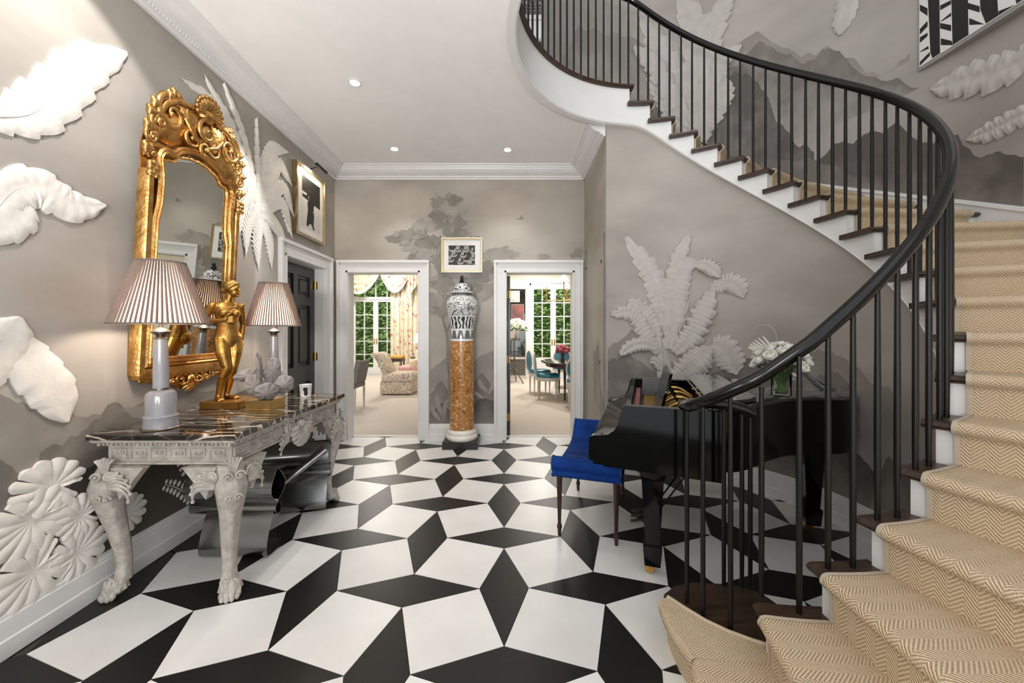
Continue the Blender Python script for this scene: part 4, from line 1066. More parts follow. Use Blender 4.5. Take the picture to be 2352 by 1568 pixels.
# head turned to the right
hc = J(.024, .016, .945); hr = (fwd * .72 + rgt * .70).normalized(); hs = V((-hr.y, hr.x, 0)); HM = Matrix((hs, hr, up)).transposed()
mb.ball(hc + up * .012*HS, (.047*HS, .058*HS, .064*HS), 16, 12, HM)
mb.ball(hc + hr * .018*HS - up * .030*HS, (.036*HS, .040*HS, .040*HS), 14, 10, HM)
mb.tube([hc + hr*.053*HS + up*.012*HS, hc + hr*.066*HS - up*.008*HS, hc + hr*.069*HS - up*.015*HS], [.006*HS, .008*HS, .009*HS], 6)
mb.ball(hc + hr*.058*HS - up*.033*HS, (.015*HS, .008*HS, .006*HS), 8, 5, HM); mb.ball(hc + hr*.050*HS - up*.056*HS, (.016*HS, .014*HS, .012*HS), 8, 5, HM)
for s in (-1, 1):
    mb.ball(hc + hr*.050*HS + hs*s*.019*HS + up*.008*HS, (.010*HS, .006*HS, .006*HS), 8, 5, HM); mb.tube([hc + hr*.054*HS + hs*s*.008*HS + up*.018*HS, hc + hr*.050*HS + hs*s*.028*HS + up*.017*HS], .004*HS, 6)
    mb.ball(hc + hs*s*.046*HS - hr*.004*HS, (.007*HS, .012*HS, .018*HS), 8, 6, HM)
# arms: one folded across the breast, one hanging behind the far hip
shL, shR = J(-.108, -.004, .795), J(.098, -.01, .80)
elL = J(-.172, -.055, .665); wrL = J(-.075, .075, .672)
limb3([shL, shL.lerp(elL, .5), elL], [.036, .032, .026]); limb3([elL, elL.lerp(wrL, .35), wrL, J(-.045, .098, .682)], [.026, .027, .018, .02])
for k in range(4):
    a = J(-.038, .104, .697 - k * .013); bq = J(.0, .116 + .002 * k, .705 - k * .015); cq = J(.024 - .004 * k, .108, .700 - k * .016); mb.tube([a, bq, cq], [.009*HS, .0085*HS, .0065*HS], 6); mb.ball(cq, .0068*HS, 6, 5)
mb.tube([J(-.05, .100, .695), J(-.034, .116, .722), J(-.016, .118, .735)], [.010*HS, .0085*HS, .007*HS], 6)
mb.ball(J(-.045, .1, .685), (.018*HS, .018*HS, .024*HS), 8, 6)
elR = J(.132, -.055, .64); wrR = J(.108, -.03, .50)
limb3([shR, shR.lerp(elR, .5), elR], [.034, .030, .025]); limb3([elR, elR.lerp(wrR, .35), wrR, J(.104, -.012, .462)], [.025, .025, .017, .019])
for k in range(4): a = J(.104, .006 - k * .014, .455); mb.tube([a, a - up*.025*HS + fwd*.003, a - up*.048*HS - rgt*.004], [.0085*HS, .008*HS, .006*HS], 6)
mb.tube([J(.10, .012, .475), J(.097, .028, .45), J(.096, .03, .43)], [.010*HS, .008*HS, .007*HS], 6)
body = mb.build('figure', GOLD, fig, smooth=180, recalc=True); remesh(body, .003, 8)
hb = MB()
hb.ball(hc - hr*.008*HS + up*.026*HS, (.054*HS, .058*HS, .058*HS), 14, 10, HM); hb.ball(hc - hr*.052*HS - up*.008*HS, (.034*HS, .034*HS, .032*HS), 12, 8, HM)
for s in (-1, 1):
    hb.tube([hc + hr*.044*HS + up*.052*HS, hc + hr*.034*HS + hs*s*.036*HS + up*.040*HS, hc + hs*s*.049*HS + up*.012*HS, hc - hr*.035*HS + hs*s*.036*HS - up*.01*HS], [.012*HS, .014*HS, .015*HS, .014*HS], 8)
hair = hb.build('hair', GOLD, fig, smooth=180); remesh(hair, .003, 4)

# ------------------------------------------------------------------ shell sculpture on a pale gilt block
sh_ = thing('shell_sculpture', 'grey white sculpture of fanned oyster shells on a pale gold block', 'sculpture', (-1.65, 2.585, TZ))
pm = MB(); pm.loft([rrect(-1.735, -1.57, 2.495, 2.68, TZ + z, i) for z, i in ((0, 0), (.008, 0), (.010, .006), (.054, .006), (.056, .002), (.064, .002), (.066, .006))]); pm.build('block', GOLD_P, sh_, smooth=0)
SHELLM = M('oyster_shell', (140, 133, 129), .6, col2=(112, 105, 101), scale=20, bump=.4, bscale=40)
vr = V((.81, .586, 0)); vf = V((.586, -.81, 0)); base = V((-1.65, 2.585, TZ + .066))
def shellp(cx_, cz, w, h, rot, tilt, back, seed):
    mb = MB(); c = base + vr * cx_ + up * cz + vf * back; A = vr * cos(R(rot)) + up * sin(R(rot)); B = up * cos(R(rot)) - vr * sin(R(rot)); B = (B + vf * tilt).normalized(); N_ = A.cross(B)
    if N_.dot(vf) < 0: N_ = -N_
    n = 36; rho = [0, .25, .5, .75, .92, 1]
    def pt(q, t, side):
        k = 1 + .05 * sin(5 * t + seed) ; x = w * q * cos(t) * k; y = h * q * sin(t) * k * (1 if sin(t) > 0 else .85)
        d = .022 * (1 - q*q) + .004 * sin(9 * t + seed) * q + .003 * sin(q * 24)
        return c + A * x + B * (y + h * .8) + N_ * (d * (1 if side else .4) - (0 if side else .008))
    vs = []
    for side in (1, 0):
        for q in rho:
            for i in range(n): vs.append(pt(q, 2*PI*i/n, side))
    fs = []; K = len(rho)
    for s in (0, 1):
        for k in range(K - 1):
            for i in range(n): o_ = s*K*n; fs.append((o_+k*n+i, o_+k*n+(i+1) % n, o_+(k+1)*n+(i+1) % n, o_+(k+1)*n+i))
    for i in range(n): fs.append(((K-1)*n+i, (K-1)*n+(i+1) % n, K*n+(K-1)*n+(i+1) % n, K*n+(K-1)*n+i))
    mb.add(vs, fs); mb.build('shell', SHELLM, sh_, smooth=60, merge=.0003)
for a in [(.0, .0, .070, .066, 0, .35, .06, 1), (.075, .035, .062, .070, -28, .1, .02, 2), (.028, .10, .052, .095, -8, -.1, -.02, 3), (-.05, .025, .056, .082, 12, .0, .0, 4), (-.03, .13, .020, .10, 6, .1, .02, 5), (-.085, .125, .085, .045, 14, .3, -.04, 6)]: shellp(*a)
lb = MB(); lb.ball(base + up * .03, (.05, .05, .032), 14, 8); lb.build('core', SHELLM, sh_, smooth=60)

# ------------------------------------------------------------------ folded steel stools under the console
def steel_stool(label, c, rotz, prof, leg_prof, foot_prof, L0, L1, t=.004):
    th = thing('steel_stool', label, 'stool', c)
    Mx = Matrix.Translation(V(c)) @ Matrix.Rotation(rotz, 4, 'Z')
    def sh(nm, pr, a, b):
        mb = MB(); mb.sheet([tuple(p)[:2] for p in cat(pr, 48)], (a, 0, 0), (b, 0, 0), (0, 1, 0), (0, 0, 1), t); mb.xf(Mx); return mb.build(nm, STEEL, th, smooth=50)
    sh('rolled_seat', prof, L0, L1)
    sh('curved_leg', leg_prof, L0 + .12, L1 - .01)
    if foot_prof: sh('foot_sheet', foot_prof, L0 + .06, L1 - .05)
    return th
spade = [(.02, .29), (.035, .26), (.02, .232), (-.012, .24), (-.02, .275), (.0, .305), (-.022, .325), (-.058, .365), (-.062, .42), (-.03, .48), (.0, .515), (.035, .48), (.075, .42), (.07, .37), (.035, .335), (.008, .322)]
steel_stool('folded stainless steel stool with a rolled top, at the near end below the console', (-1.74, 2.42, 0), 0, spade, [(.0, .29), (-.05, .22), (-.085, .12), (-.10, .05), (-.085, .012), (-.04, .004), (.06, .004), (.13, .004)], None, -.27, .27)
st2 = steel_stool('folded stainless steel stool turned sideways, at the far end below the console', (-1.66, 2.99, 0), R(14), spade, [(.0, .29), (-.05, .22), (-.085, .12), (-.10, .05), (-.085, .012), (-.04, .004), (.06, .004), (.10, .004)], None, -.23, .23)
wm = MB(); wm.tube([(-1.66, 2.80, .27), (-1.60, 2.86, .33), (-1.52, 2.93, .40), (-1.45, 2.99, .46)], [.022, .034, .04, .044], 16, flat=.7); wm.build('diagonal_fold', STEEL, st2, smooth=60)
# ------------------------------------------------------------------ gilt mirror leaning a little off the left wall
MO = V((XL(2.545) + .014, 2.545, 1.085)); MA = V((0, 1, 0)); MN = V((cos(R(3)), 0, -sin(R(3)))); MBv = V((sin(R(3)), 0, cos(R(3))))
mir = thing('gilt_mirror', 'tall gilded rococo mirror with a carved crest on the left wall', 'mirror', MO)
def mp_(a, b, d=0): return MO + MA * (a * .93) + MBv * (b * .965) + MN * d
def frame_sweep(mb, path, prof, closed=True):
    n = len(path); P = [V(p) for p in path]; rings = []
    for i in range(n):
        a = P[i-1] if (closed or i) else P[i]; b = P[(i+1) % n] if (closed or i < n-1) else P[i]
        t1 = (P[i] - a).normalized() if a != P[i] else (b - P[i]).normalized(); t2 = (b - P[i]).normalized() if b != P[i] else t1
        t = (t1 + t2).normalized(); nr = V((-t.y, t.x)); k = 1 / max(.5, nr.dot(V((-t1.y, t1.x))))
        rings.append([mp_(P[i].x + nr.x * w * k, P[i].y + nr.y * w * k, d) for w, d in prof])
    m = len(prof); vs = [p for r in rings for p in r]; fs = []
    for i in range(n if closed else n - 1):
        j = (i + 1) % n
        for k in range(m): fs.append((i*m+k, i*m+(k+1) % m, j*m+(k+1) % m, j*m+k))
    mb.add(vs, fs)
def arch(pts):      # mirrored outline, starting bottom left, going up the left side
    L_n = [V(p) for p in pts]; return L_n + [V((-p.x, p.y)) for p in L_n[::-1] if abs(p.x) > 1e-6]
def smooth_arch(low, top, n=26):
    c = [tuple(p)[:2] for p in cat(top, n)]; return arch(list(low) + c)
glass_o = smooth_arch([(-.30, .135), (-.30, .62), (-.30, .95)], [(-.275, 1.03), (-.27, 1.20), (-.272, 1.325), (-.25, 1.365), (-.20, 1.372), (-.17, 1.41), (-.09, 1.44), (0, 1.452)])
slip_o = smooth_arch([(-.35, .085), (-.35, .62), (-.345, .98)], [(-.325, 1.08), (-.32, 1.22), (-.335, 1.36), (-.29, 1.425), (-.225, 1.435), (-.18, 1.475), (-.09, 1.51), (0, 1.525)])
out_o = smooth_arch([(-.385, .03), (-.392, .6)], [(-.392, .98), (-.385, 1.2), (-.40, 1.36), (-.39, 1.46), (-.36, 1.58), (-.30, 1.69), (-.22, 1.755), (-.12, 1.765), (-.05, 1.80), (0, 1.85)], 40)
m = MB(); m.poly([mp_(p.x, p.y, .021) for p in glass_o]); me = m.mesh('mirror_glass', 0, recalc=False)
bm = bmesh.new(); bm.from_mesh(me); bmesh.ops.triangulate(bm, faces=bm.faces[:]); bm.to_mesh(me); bm.free(); link('mirror_glass', me, MIRROR, mir)
m = MB(); n = len(slip_o)
def panel(outline, d0, d1, mat, nm, par):
    mb = MB(); k = len(outline); mb.add([mp_(p.x, p.y, d) for d in (d0, d1) for p in outline], [tuple(range(k))[::-1], tuple(range(k, 2*k))] + [(i, (i+1) % k, k + (i+1) % k, k + i) for i in range(k)])
    me = mb.mesh(nm, 0); bm = bmesh.new(); bm.from_mesh(me); bmesh.ops.triangulate(bm, faces=[f for f in bm.faces if len(f.verts) > 4]); bm.to_mesh(me); bm.free(); return link(nm, me, mat, par)
panel(slip_o, .0, .018, SLIP, 'mirror_slip', mir)
panel(out_o, -.008, .0, GOLD_D, 'backboard', mir)
m = MB(); frame_sweep(m, glass_o, [(-.004, .018), (-.004, .026), (.004, .034), (.012, .03), (.018, .024), (.018, .018)]); m.build('inner_moulding', GOLD_D, mir, smooth=50)
bp_ = MB(); P = [V(p) for p in glass_o]; ds = 0
for i in range(len(P)):
    a, b = P[i], P[(i+1) % len(P)]; ln = (b - a).length; k = 0
    while ds < ln: c = a.lerp(b, ds / ln); bp_.ball(mp_(c.x, c.y, .033), .0052, 5, 4); ds += .0135
    ds -= ln
stuff(bp_.build('pearl_row', GOLD_D, mir, smooth=60))
m = MB(); frame_sweep(m, slip_o, [(.006, .012), (.006, .045), (-.006, .056), (-.016, .05), (-.022, .058), (-.034, .052), (-.042, .03), (-.042, -.005)]); m.build('outer_moulding', GOLD_D, mir, smooth=40)
m = MB()
for s in (-1, 1):
    m.extrude([(-.028, -.008), (-.028, .045), (-.02, .055), (0, .058), (.014, .05), (.018, .035), (.018, -.008)], mp_(s * .372, .04), mp_(s * .372, 1.26), MA * 1, MN)
m.extrude([(-.03, -.008), (-.03, .05), (0, .058), (.03, .05), (.035, -.008)], mp_(-.39, .045), mp_(.39, .045), MBv, MN)
m.build('side_rails', GOLD_D, mir, smooth=40)
# crest panel, slightly dished
cr = [p for p in out_o if p.y > 1.30]; m = MB()
lo = [V((-.36, 1.40)), V((-.30, 1.46)), V((-.22, 1.47)), V((-.10, 1.53)), V((0, 1.55)), V((.10, 1.53)), V((.22, 1.47)), V((.30, 1.46)), V((.36, 1.40))]
m.grid(lambda t, s: (lambda a, b: mp_(*(a.lerp(b, s)), .012 + .03 * sin(PI * s)))(lo[round(t * 8)], cr[round(t * (len(cr) - 1))]), 8, 8); m.build('crest_panel', GOLD_D, mir, smooth=80)
oc = MB()
def msc(a, b, r, turns, w, a0, sg, d=.03): 
    for s in (-1, 1): scroll(oc, mp_(s * a, b, d), MA * s, MBv, MN, r, turns, w, a0, sg)
msc(.245, 1.655, .105, 1.25, .020, R(60), -1); msc(.33, 1.57, .06, 1.3, .015, R(-80), 1); msc(.375, 1.46, .04, 1.4, .012, R(60), -1); msc(.365, 1.36, .03, 1.4, .010, R(-60), 1)
msc(.13, 1.70, .07, 1.3, .016, R(150), -1); msc(.10, 1.585, .06, 1.2, .014, R(200), 1, .035)
for s in (-1, 1):     # long C scrolls that run along the top edge and drop to the shoulders
    oc.tube([mp_(s * a, b, d) for a, b, d in ((.06, 1.79, .05), (.14, 1.765, .05), (.22, 1.755, .045), (.29, 1.70, .04), (.34, 1.61, .035), (.372, 1.52, .03), (.385, 1.42, .03))], [.012, .018, .02, .02, .018, .014, .012], 8)
    oc.tube([mp_(s * a, b, d) for a, b, d in ((.02, 1.56, .05), (.10, 1.60, .06), (.16, 1.67, .05), (.15, 1.74, .05))], [.010, .016, .016, .010], 8)
    for k in range(9):     # ribs of the pierced shells
        t = k / 8; oc.tube([mp_(s * (.06 + .07 * t), 1.60 + .02 * t, .04), mp_(s * (.05 + .12 * t), 1.70 - .02 * t, .06), mp_(s * (.05 + .15 * t), 1.76 - .03 * t, .045)], [.006, .009, .007], 5)
    for k in range(7):     # acanthus tufts on the shoulders
        a, b = [(.26, 1.76), (.23, 1.79), (.20, 1.78), (.36, 1.66), (.385, 1.60), (.40, 1.51), (.40, 1.38)][k]
        oc.ball(mp_(s * a, b, .035), (.022, .026, .030), 8, 6); oc.tube([mp_(s * a, b - .03, .03), mp_(s * (a + .02), b + .01, .05), mp_(s * (a + .022), b + .022, .035)], [.013, .015, .011], 6); oc.ball(mp_(s * (a + .02), b + .02, .04), .014, 7, 5)
for k in range(13):        # ragged frill of the cartouche
    t = R(-20 + 220 * k / 12); c = (.01 + .10 * cos(t), 1.80 + .085 * sin(t)); oc.tube([mp_(.01 + .04 * cos(t), 1.79 + .03 * sin(t), .06), mp_(.01 + .08 * cos(t), 1.79 + .065 * sin(t), .085), mp_(c[0], c[1], .07)], [.014, .016, .012], 6); oc.ball(mp_(c[0] + .012 * cos(t), c[1] + .012 * sin(t), .072), .015, 7, 5)
for s in (-1, 1):
    for k in range(9): oc.ball(mp_(s * (.355 + .02 * (k % 3)), 1.235 + .028 * (k // 3) + .006 * (k % 2), .055), (.018, .018, .020), 8, 6)
oc.ball(mp_(0, 1.66, .055), (.03, .045, .055), 12, 8); oc.ball(mp_(0, 1.77, .05), (.05, .06, .05), 12, 8)
scroll(oc, mp_(.0, 1.66, .06), MA, MBv, MN, .085, 1.0, .018, R(90), 1); scroll(oc, mp_(.0, 1.55, .05), MA, MBv, MN, .045, 1.1, .012, R(-90), -1)
oc.build('carved_crest', GOLD_D, mir, smooth=70)
# lower apron with its central shell
ob = MB()
ob.loft([[mp_(a, .02, d) for d in (-.005, .03)] + [mp_(a, .02 - h, d) for d in (.028, -.005)] for a, h in [(-.38, .01), (-.30, .03), (-.22, .035), (-.15, .06), (-.07, .10), (0, .115), (.07, .10), (.15, .06), (.22, .035), (.30, .03), (.38, .01)]])
for s in (-1, 1):
    for (a, b, r, sg, a0) in ((.075, -.02, .045, -1, R(150)), (.20, -.005, .03, 1, R(20)), (.145, -.03, .025, -1, R(200))): scroll(ob, mp_(s * a, b, .03), MA * s, MBv, MN, r, 1.3, .010, a0, sg)
    ob.tube([mp_(s * a, b, .035) for a, b in ((.10, -.05), (.18, -.025), (.26, -.005), (.33, .005), (.37, .0))], [.010, .012, .012, .010, .006], 6)
    for k in range(5): ob.ball(mp_(s * (.24 + .03 * k), -.012 + .004 * k, .03), (.012, .014, .016), 7, 5)
    scroll(ob, mp_(s * .35, .02, .03), MA * s, MBv, MN, .03, 1.3, .010)
for k in range(7): t = R(200 + 140 * k / 6); ob.tube([mp_(.02 * cos(t), -.03 + .02 * sin(t), .04), mp_(.05 * cos(t), -.03 + .05 * sin(t), .055), mp_(.07 * cos(t), -.03 + .075 * sin(t), .035)], [.008, .012, .009], 6)
ob.ball(mp_(0, -.02, .045), (.02, .03, .03), 10, 7); ob.build('carved_apron', GOLD_D, mir, smooth=70)
og = MB(); rnd = random.Random(5)
def spray(a0, b0, a1, b1, n):
    for i in range(n):
        t = i / (n - 1); a, b = a0 + (a1 - a0) * t, b0 + (b1 - b0) * t; w = .011 * (1 - abs(2 * t - 1) * .6)
        for q in range(3): og.ball(mp_(a + rnd.uniform(-w, w), b + rnd.uniform(-w, w), .021), (.005, rnd.uniform(.004, .009), rnd.uniform(.004, .009)), 6, 4)
for s in (-1, 1):
    spray(s * .325, .35, s * .325, .16, 16); spray(s * .325, .95, s * .325, .72, 16); spray(s * .298, 1.31, s * .298, 1.12, 16); spray(s * .30, 1.39, s * .21, 1.40, 10); spray(s * .14, 1.455, s * .04, 1.485, 9)
    spray(s * .12, .112, s * .03, .112, 10); spray(s * .25, .112, s * .18, .112, 8)
og.build('gilt_sprays', GOLD_P, mir, smooth=60)

# ------------------------------------------------------------------ framed pictures
def picture(name, label, S, u0, u1, z0, z1, fw, fd, fmat, smat, art):
    t = thing(name, label, 'picture', S((u0 + u1) / 2, z0, 0))
    fr = MB()
    def bx(mb, a0, a1, b0, b1, d0, d1): mb.hexa([S(a0,b0,d0),S(a0,b0,d1),S(a1,b0,d1),S(a1,b0,d0)], [S(a0,b1,d0),S(a0,b1,d1),S(a1,b1,d1),S(a1,b1,d0)])
    for a0, a1, b0, b1 in ((u0, u0+fw, z0, z1), (u1-fw, u1, z0, z1), (u0+fw, u1-fw, z0, z0+fw), (u0+fw, u1-fw, z1-fw, z1)): bx(fr, a0, a1, b0, b1, .004, fd)
    fr.build('frame', fmat, t, smooth=0)
    li = MB(); w = fw * .45
    for a0, a1, b0, b1 in ((u0-.001, u0+w, z0-.001, z1+.001), (u1-w, u1+.001, z0-.001, z1+.001), (u0+w, u1-w, z0-.001, z0+w), (u0+w, u1-w, z1-w, z1+.001)): bx(li, a0, a1, b0, b1, fd - .004, fd + .004)
    li.build('frame_edge', smat, t, smooth=0)
    mt = MB(); bx(mt, u0+fw, u1-fw, z0+fw, z1-fw, .006, fd - .014); mb_ = mt.build('mat_board', PAPER, t, smooth=0)
    art(t, lambda a, b, d=0: S(u0 + (u1 - u0) * a, z0 + (z1 - z0) * b, fd - .0136 + d))
    gl = MB(); gl.poly([S(a, b, fd - .006) for a, b in ((u0+fw, z0+fw), (u1-fw, z0+fw), (u1-fw, z1-fw), (u0+fw, z1-fw))]); gl.build('glazing', PGLASS, t, smooth=0)
    return t
PGLASS = glass('picture_glass', gl=.04)
def flat(mb, pts):
    c = sum((V(p) for p in pts), V()) / len(pts); mb.poly(pts)
def tri_build(mb, nm, mat, par):
    me = mb.mesh(nm, 0, recalc=False); bm = bmesh.new(); bm.from_mesh(me); bmesh.ops.triangulate(bm, faces=[f for f in bm.faces if len(f.verts) > 4]); bm.to_mesh(me); bm.free(); return link(nm, me, mat, par)
SHEET = M('pale_paper_sheet', (206, 203, 198), .7, var=.02)
def art_left(t, Q):
    s = MB(); s.poly([Q(a, b, .0004) for a, b in ((.16, .13), (.86, .13), (.86, .88), (.16, .88))]); s.build('paper_sheet', SHEET, t, smooth=0)
    k = MB()
    k.poly([Q(a, b, .0010) for a, b in ((.20, .86), (.84, .865), (.84, .52), (.62, .53), (.60, .47), (.62, .36), (.60, .24), (.64, .16), (.58, .16), (.55, .20), (.50, .23), (.44, .21), (.40, .17), (.345, .18), (.37, .30), (.40, .42), (.38, .50), (.40, .55), (.22, .56), (.20, .60), (.36, .61), (.36, .64), (.20, .64))])
    tri_build(k, 'black_shape', INK, t)
    w = MB()
    for c, r in (((.42, .60), .012), ((.43, .565), .008), ((.58, .42), .010), ((.44, .70), .006)): w.poly([Q(c[0] + r * cos(2*PI*i/10), c[1] + r * sin(2*PI*i/10), .0015) for i in range(10)])
    w.build('white_speck', PAPER, t, smooth=0)
pl_ = picture('framed_picture', 'framed black cut-paper picture in a gold frame high above the black door', SL, 3.875, 4.485, 2.362, 3.10, .026, .05, GOLD_P, SILVER, art_left)
pa = thing('picture_light', 'small dark picture light fixed above the gold framed picture over the door', 'lamp', SL(4.18, 3.11, .0))
mb = MB(); mb.tube([SL(4.18, 3.112, .012), SL(4.18, 3.135, .05), SL(4.18, 3.15, .11), SL(4.18, 3.135, .15)], .006, 8); mb.build('arm', BLACK, pa); mb = MB(); mb.tube([SL(4.07, 3.135, .155), SL(4.29, 3.135, .155)], .017, 12); mb.build('lamp_tube', BLACK, pa)
lamp('picture_light_bulb', 'AREA', SL(4.18, 3.113, .155), 2.2, (1, .85, .66), .12, aim=SL(4.18, 2.7, .03))
def art_back(t, Q):
    s = MB(); s.poly([Q(a, b, .0004) for a, b in ((.17, .22), (.82, .22), (.82, .78), (.17, .78))]); s.build('print', INK, t, smooth=0)
    w = MB(); rnd = random.Random(8)
    for (cx_, cy_, n) in ((.26, .72, 0), (.40, .71, 4), (.60, .71, 5), (.78, .66, 2), (.30, .57, 4), (.53, .55, 3), (.78, .47, 3), (.22, .42, 3), (.46, .36, 3), (.70, .29, 4), (.62, .42, 0), (.35, .27, 0)):
        for i in range(n): x = cx_ - .05 + .024 * i; w.poly([Q(*p, .0008) for p in ((max(.175, x), cy_ - .05), (min(.81, x + .009), cy_ - .05), (min(.815, x + .022), min(.77, cy_ + .055)), (min(.81, x + .012), min(.77, cy_ + .055)))])
        for q in (0, 1):
            P = [(cx_ + .09 * cos(R(a)), cy_ + (-.01 - .03 * q) + .085 * sin(R(a))) for a in range(190 + 20 * q, 360 - 20 * q, 14)]
            P = [(min(.815, max(.175, a)), min(.775, max(.225, b))) for a, b in P]
            for a, b in zip(P, P[1:]): w.poly([Q(a[0], a[1], .0008), Q(b[0], b[1], .0008), Q(b[0], b[1] + .012, .0008), Q(a[0], a[1] + .012, .0008)])
    w.build('white_strokes', PAPER, t, smooth=0)
picture('framed_picture', 'small framed black and white print hanging above the urn on the back wall', SB, -.883, -.373, 2.105, 2.54, .018, .035, GOLD_P, SILVER, art_back)

# ------------------------------------------------------------------ marble pedestal and urn
def mottled(name):
    m = M(name, (190, 130, 66), .22, coat=.3); N, L, b = nodes(m)
    tc = N.new('ShaderNodeTexCoord'); nz = N.new('ShaderNodeTexNoise'); nz.inputs['Scale'].default_value = 15; nz.inputs['Detail'].default_value = 8; L.new(tc.outputs['Object'], nz.inputs['Vector'])
    v = N.new('ShaderNodeTexVoronoi'); v.inputs['Scale'].default_value = 34; L.new(tc.outputs['Object'], v.inputs['Vector'])
    k = math_node(N, L, 'ADD', math_node(N, L, 'MULTIPLY', nz.outputs['Fac'], .75), math_node(N, L, 'MULTIPLY', v.outputs['Distance'], .45))
    r = ramp(N, L, k, [(.36, (92, 54, 28)), (.46, (146, 94, 48)), (.56, (180, 128, 72)), (.66, (162, 108, 56)), (.78, (206, 164, 112))]); L.new(r.outputs[0], b.inputs['Base Color']); return m
PXc, PYc = -.602, 4.64
ped = thing('column_pedestal', 'round column pedestal of mottled amber marble on a black plinth', 'pedestal', (PXc, PYc, 0))
MB().box(PXc - .205, PXc + .205, PYc - .19, PYc + .19, 0, .085).build('plinth', BLACK, ped, smooth=0)
MB().lathe([(.178, .085), (.186, .10), (.186, .125), (.176, .14), (.166, .146), (.166, .152), (.172, .162), (.172, .178), (.160, .19), (.152, .194), (.150, .205)], (PXc, PYc, 0), 40).build('base_moulding', M('white_marble', (226, 222, 214), .3, var=.05), ped, smooth=50)
MB().lathe([(.147, .205), (.146, .6), (.1425, 1.23), (.1425, 1.246), (.138, 1.25)], (PXc, PYc, 0), 40).build('shaft', mottled('amber_marble'), ped, smooth=40)
def porcelain(name):
    m = M(name, (226, 226, 226), .12, coat=.4); N, L, b = nodes(m)
    tc = N.new('ShaderNodeTexCoord'); s = N.new('ShaderNodeSeparateXYZ'); L.new(tc.outputs['Object'], s.inputs[0])
    an = math_node(N, L, 'ARCTAN2', math_node(N, L, 'SUBTRACT', s.outputs['Y'], 0.0), math_node(N, L, 'SUBTRACT', s.outputs['X'], 0.0))
    z = s.outputs['Z']
    n1 = N.new('ShaderNodeTexNoise'); n1.inputs['Scale'].default_value = 13; n1.inputs['Detail'].default_value = 2.5; L.new(tc.outputs['Object'], n1.inputs['Vector'])
    n2 = N.new('ShaderNodeTexVoronoi'); n2.inputs['Scale'].default_value = 26; L.new(tc.outputs['Object'], n2.inputs['Vector'])
    wv = math_node(N, L, 'SINE', math_node(N, L, 'ADD', math_node(N, L, 'MULTIPLY', an, 22), math_node(N, L, 'MULTIPLY', n1.outputs['Fac'], 14)))
    rg = math_node(N, L, 'SINE', math_node(N, L, 'MULTIPLY', n1.outputs['Fac'], 60))
    def band(lo, hi): return math_node(N, L, 'MULTIPLY', math_node(N, L, 'GREATER_THAN', z, lo), math_node(N, L, 'LESS_THAN', z, hi))
    pet = math_node(N, L, 'GREATER_THAN', math_node(N, L, 'ABSOLUTE', math_node(N, L, 'SINE', math_node(N, L, 'MULTIPLY', an, 5))), math_node(N, L, 'MULTIPLY', math_node(N, L, 'SUBTRACT', z, .03), 8))
    a1 = math_node(N, L, 'MULTIPLY', band(.03, .13), math_node(N, L, 'MULTIPLY', pet, .75))
    a2 = math_node(N, L, 'MULTIPLY', band(.15, .29), math_node(N, L, 'GREATER_THAN', wv, .05))
    a3 = math_node(N, L, 'MULTIPLY', band(.30, .46), math_node(N, L, 'ADD', math_node(N, L, 'MULTIPLY', math_node(N, L, 'GREATER_THAN', rg, .1), .55), math_node(N, L, 'MULTIPLY', math_node(N, L, 'LESS_THAN', n2.outputs['Distance'], .36), .45)))
    a4 = math_node(N, L, 'MULTIPLY', band(.47, .56), math_node(N, L, 'MULTIPLY', math_node(N, L, 'GREATER_THAN', rg, .5), .7))
    a5 = math_node(N, L, 'MULTIPLY', band(.585, .72), math_node(N, L, 'GREATER_THAN', rg, .25)); a6 = math_node(N, L, 'MULTIPLY', band(.545, .575), .75)
    k = a1
    for q in (a2, a3, a4, a5, a6): k = math_node(N, L, 'ADD', k, q)
    r = ramp(N, L, k, [(.0, (228, 228, 227)), (.45, (150, 150, 150)), (.95, (58, 58, 60))]); L.new(r.outputs[0], b.inputs['Base Color']); return m
UZ = 1.25; POR2 = porcelain('grey_and_white_porcelain')
urn = thing('lidded_urn', 'grey and white porcelain temple jar with a lid, on the amber column', 'urn', (PXc, PYc, UZ))
body = MB().lathe([(.128, 0), (.137, .004), (.136, .05), (.134, .12), (.146, .20), (.168, .30), (.188, .39), (.192, .43), (.182, .48), (.150, .525), (.124, .54), (.120, .545), (.120, .575)], (0, 0, 0), 40).build('jar', POR2, urn, smooth=60); body.matrix_parent_inverse = Matrix.Identity(4)
lid = MB().lathe([(.140, .572), (.143, .578), (.140, .584), (.112, .590), (.110, .60), (.102, .64), (.082, .675), (.05, .695), (.03, .70), (.028, .705)], (0, 0, 0), 40).build('lid', POR2, urn, smooth=60); lid.matrix_parent_inverse = Matrix.Identity(4)
kb = MB(); kb.lathe([(.03, .70), (.034, .706), (.024, .715)], (0, 0, 0), 16); kb.ball((0, 0, .735), (.022, .026, .026), 10, 8); kb.ball((.0, -.018, .763), (.02, .02, .02), 10, 8); kb.ball((0, -.036, .758), (.010, .012, .010), 8, 6)
for s in (-1, 1): kb.ball((s * .014, -.014, .782), .007, 6, 5); kb.tube([(s * .015, -.02, .735), (s * .016, -.03, .708)], .008, 6)
kn = kb.build('lion_knob', BLACK, urn, smooth=60); kn.matrix_parent_inverse = Matrix.Identity(4)
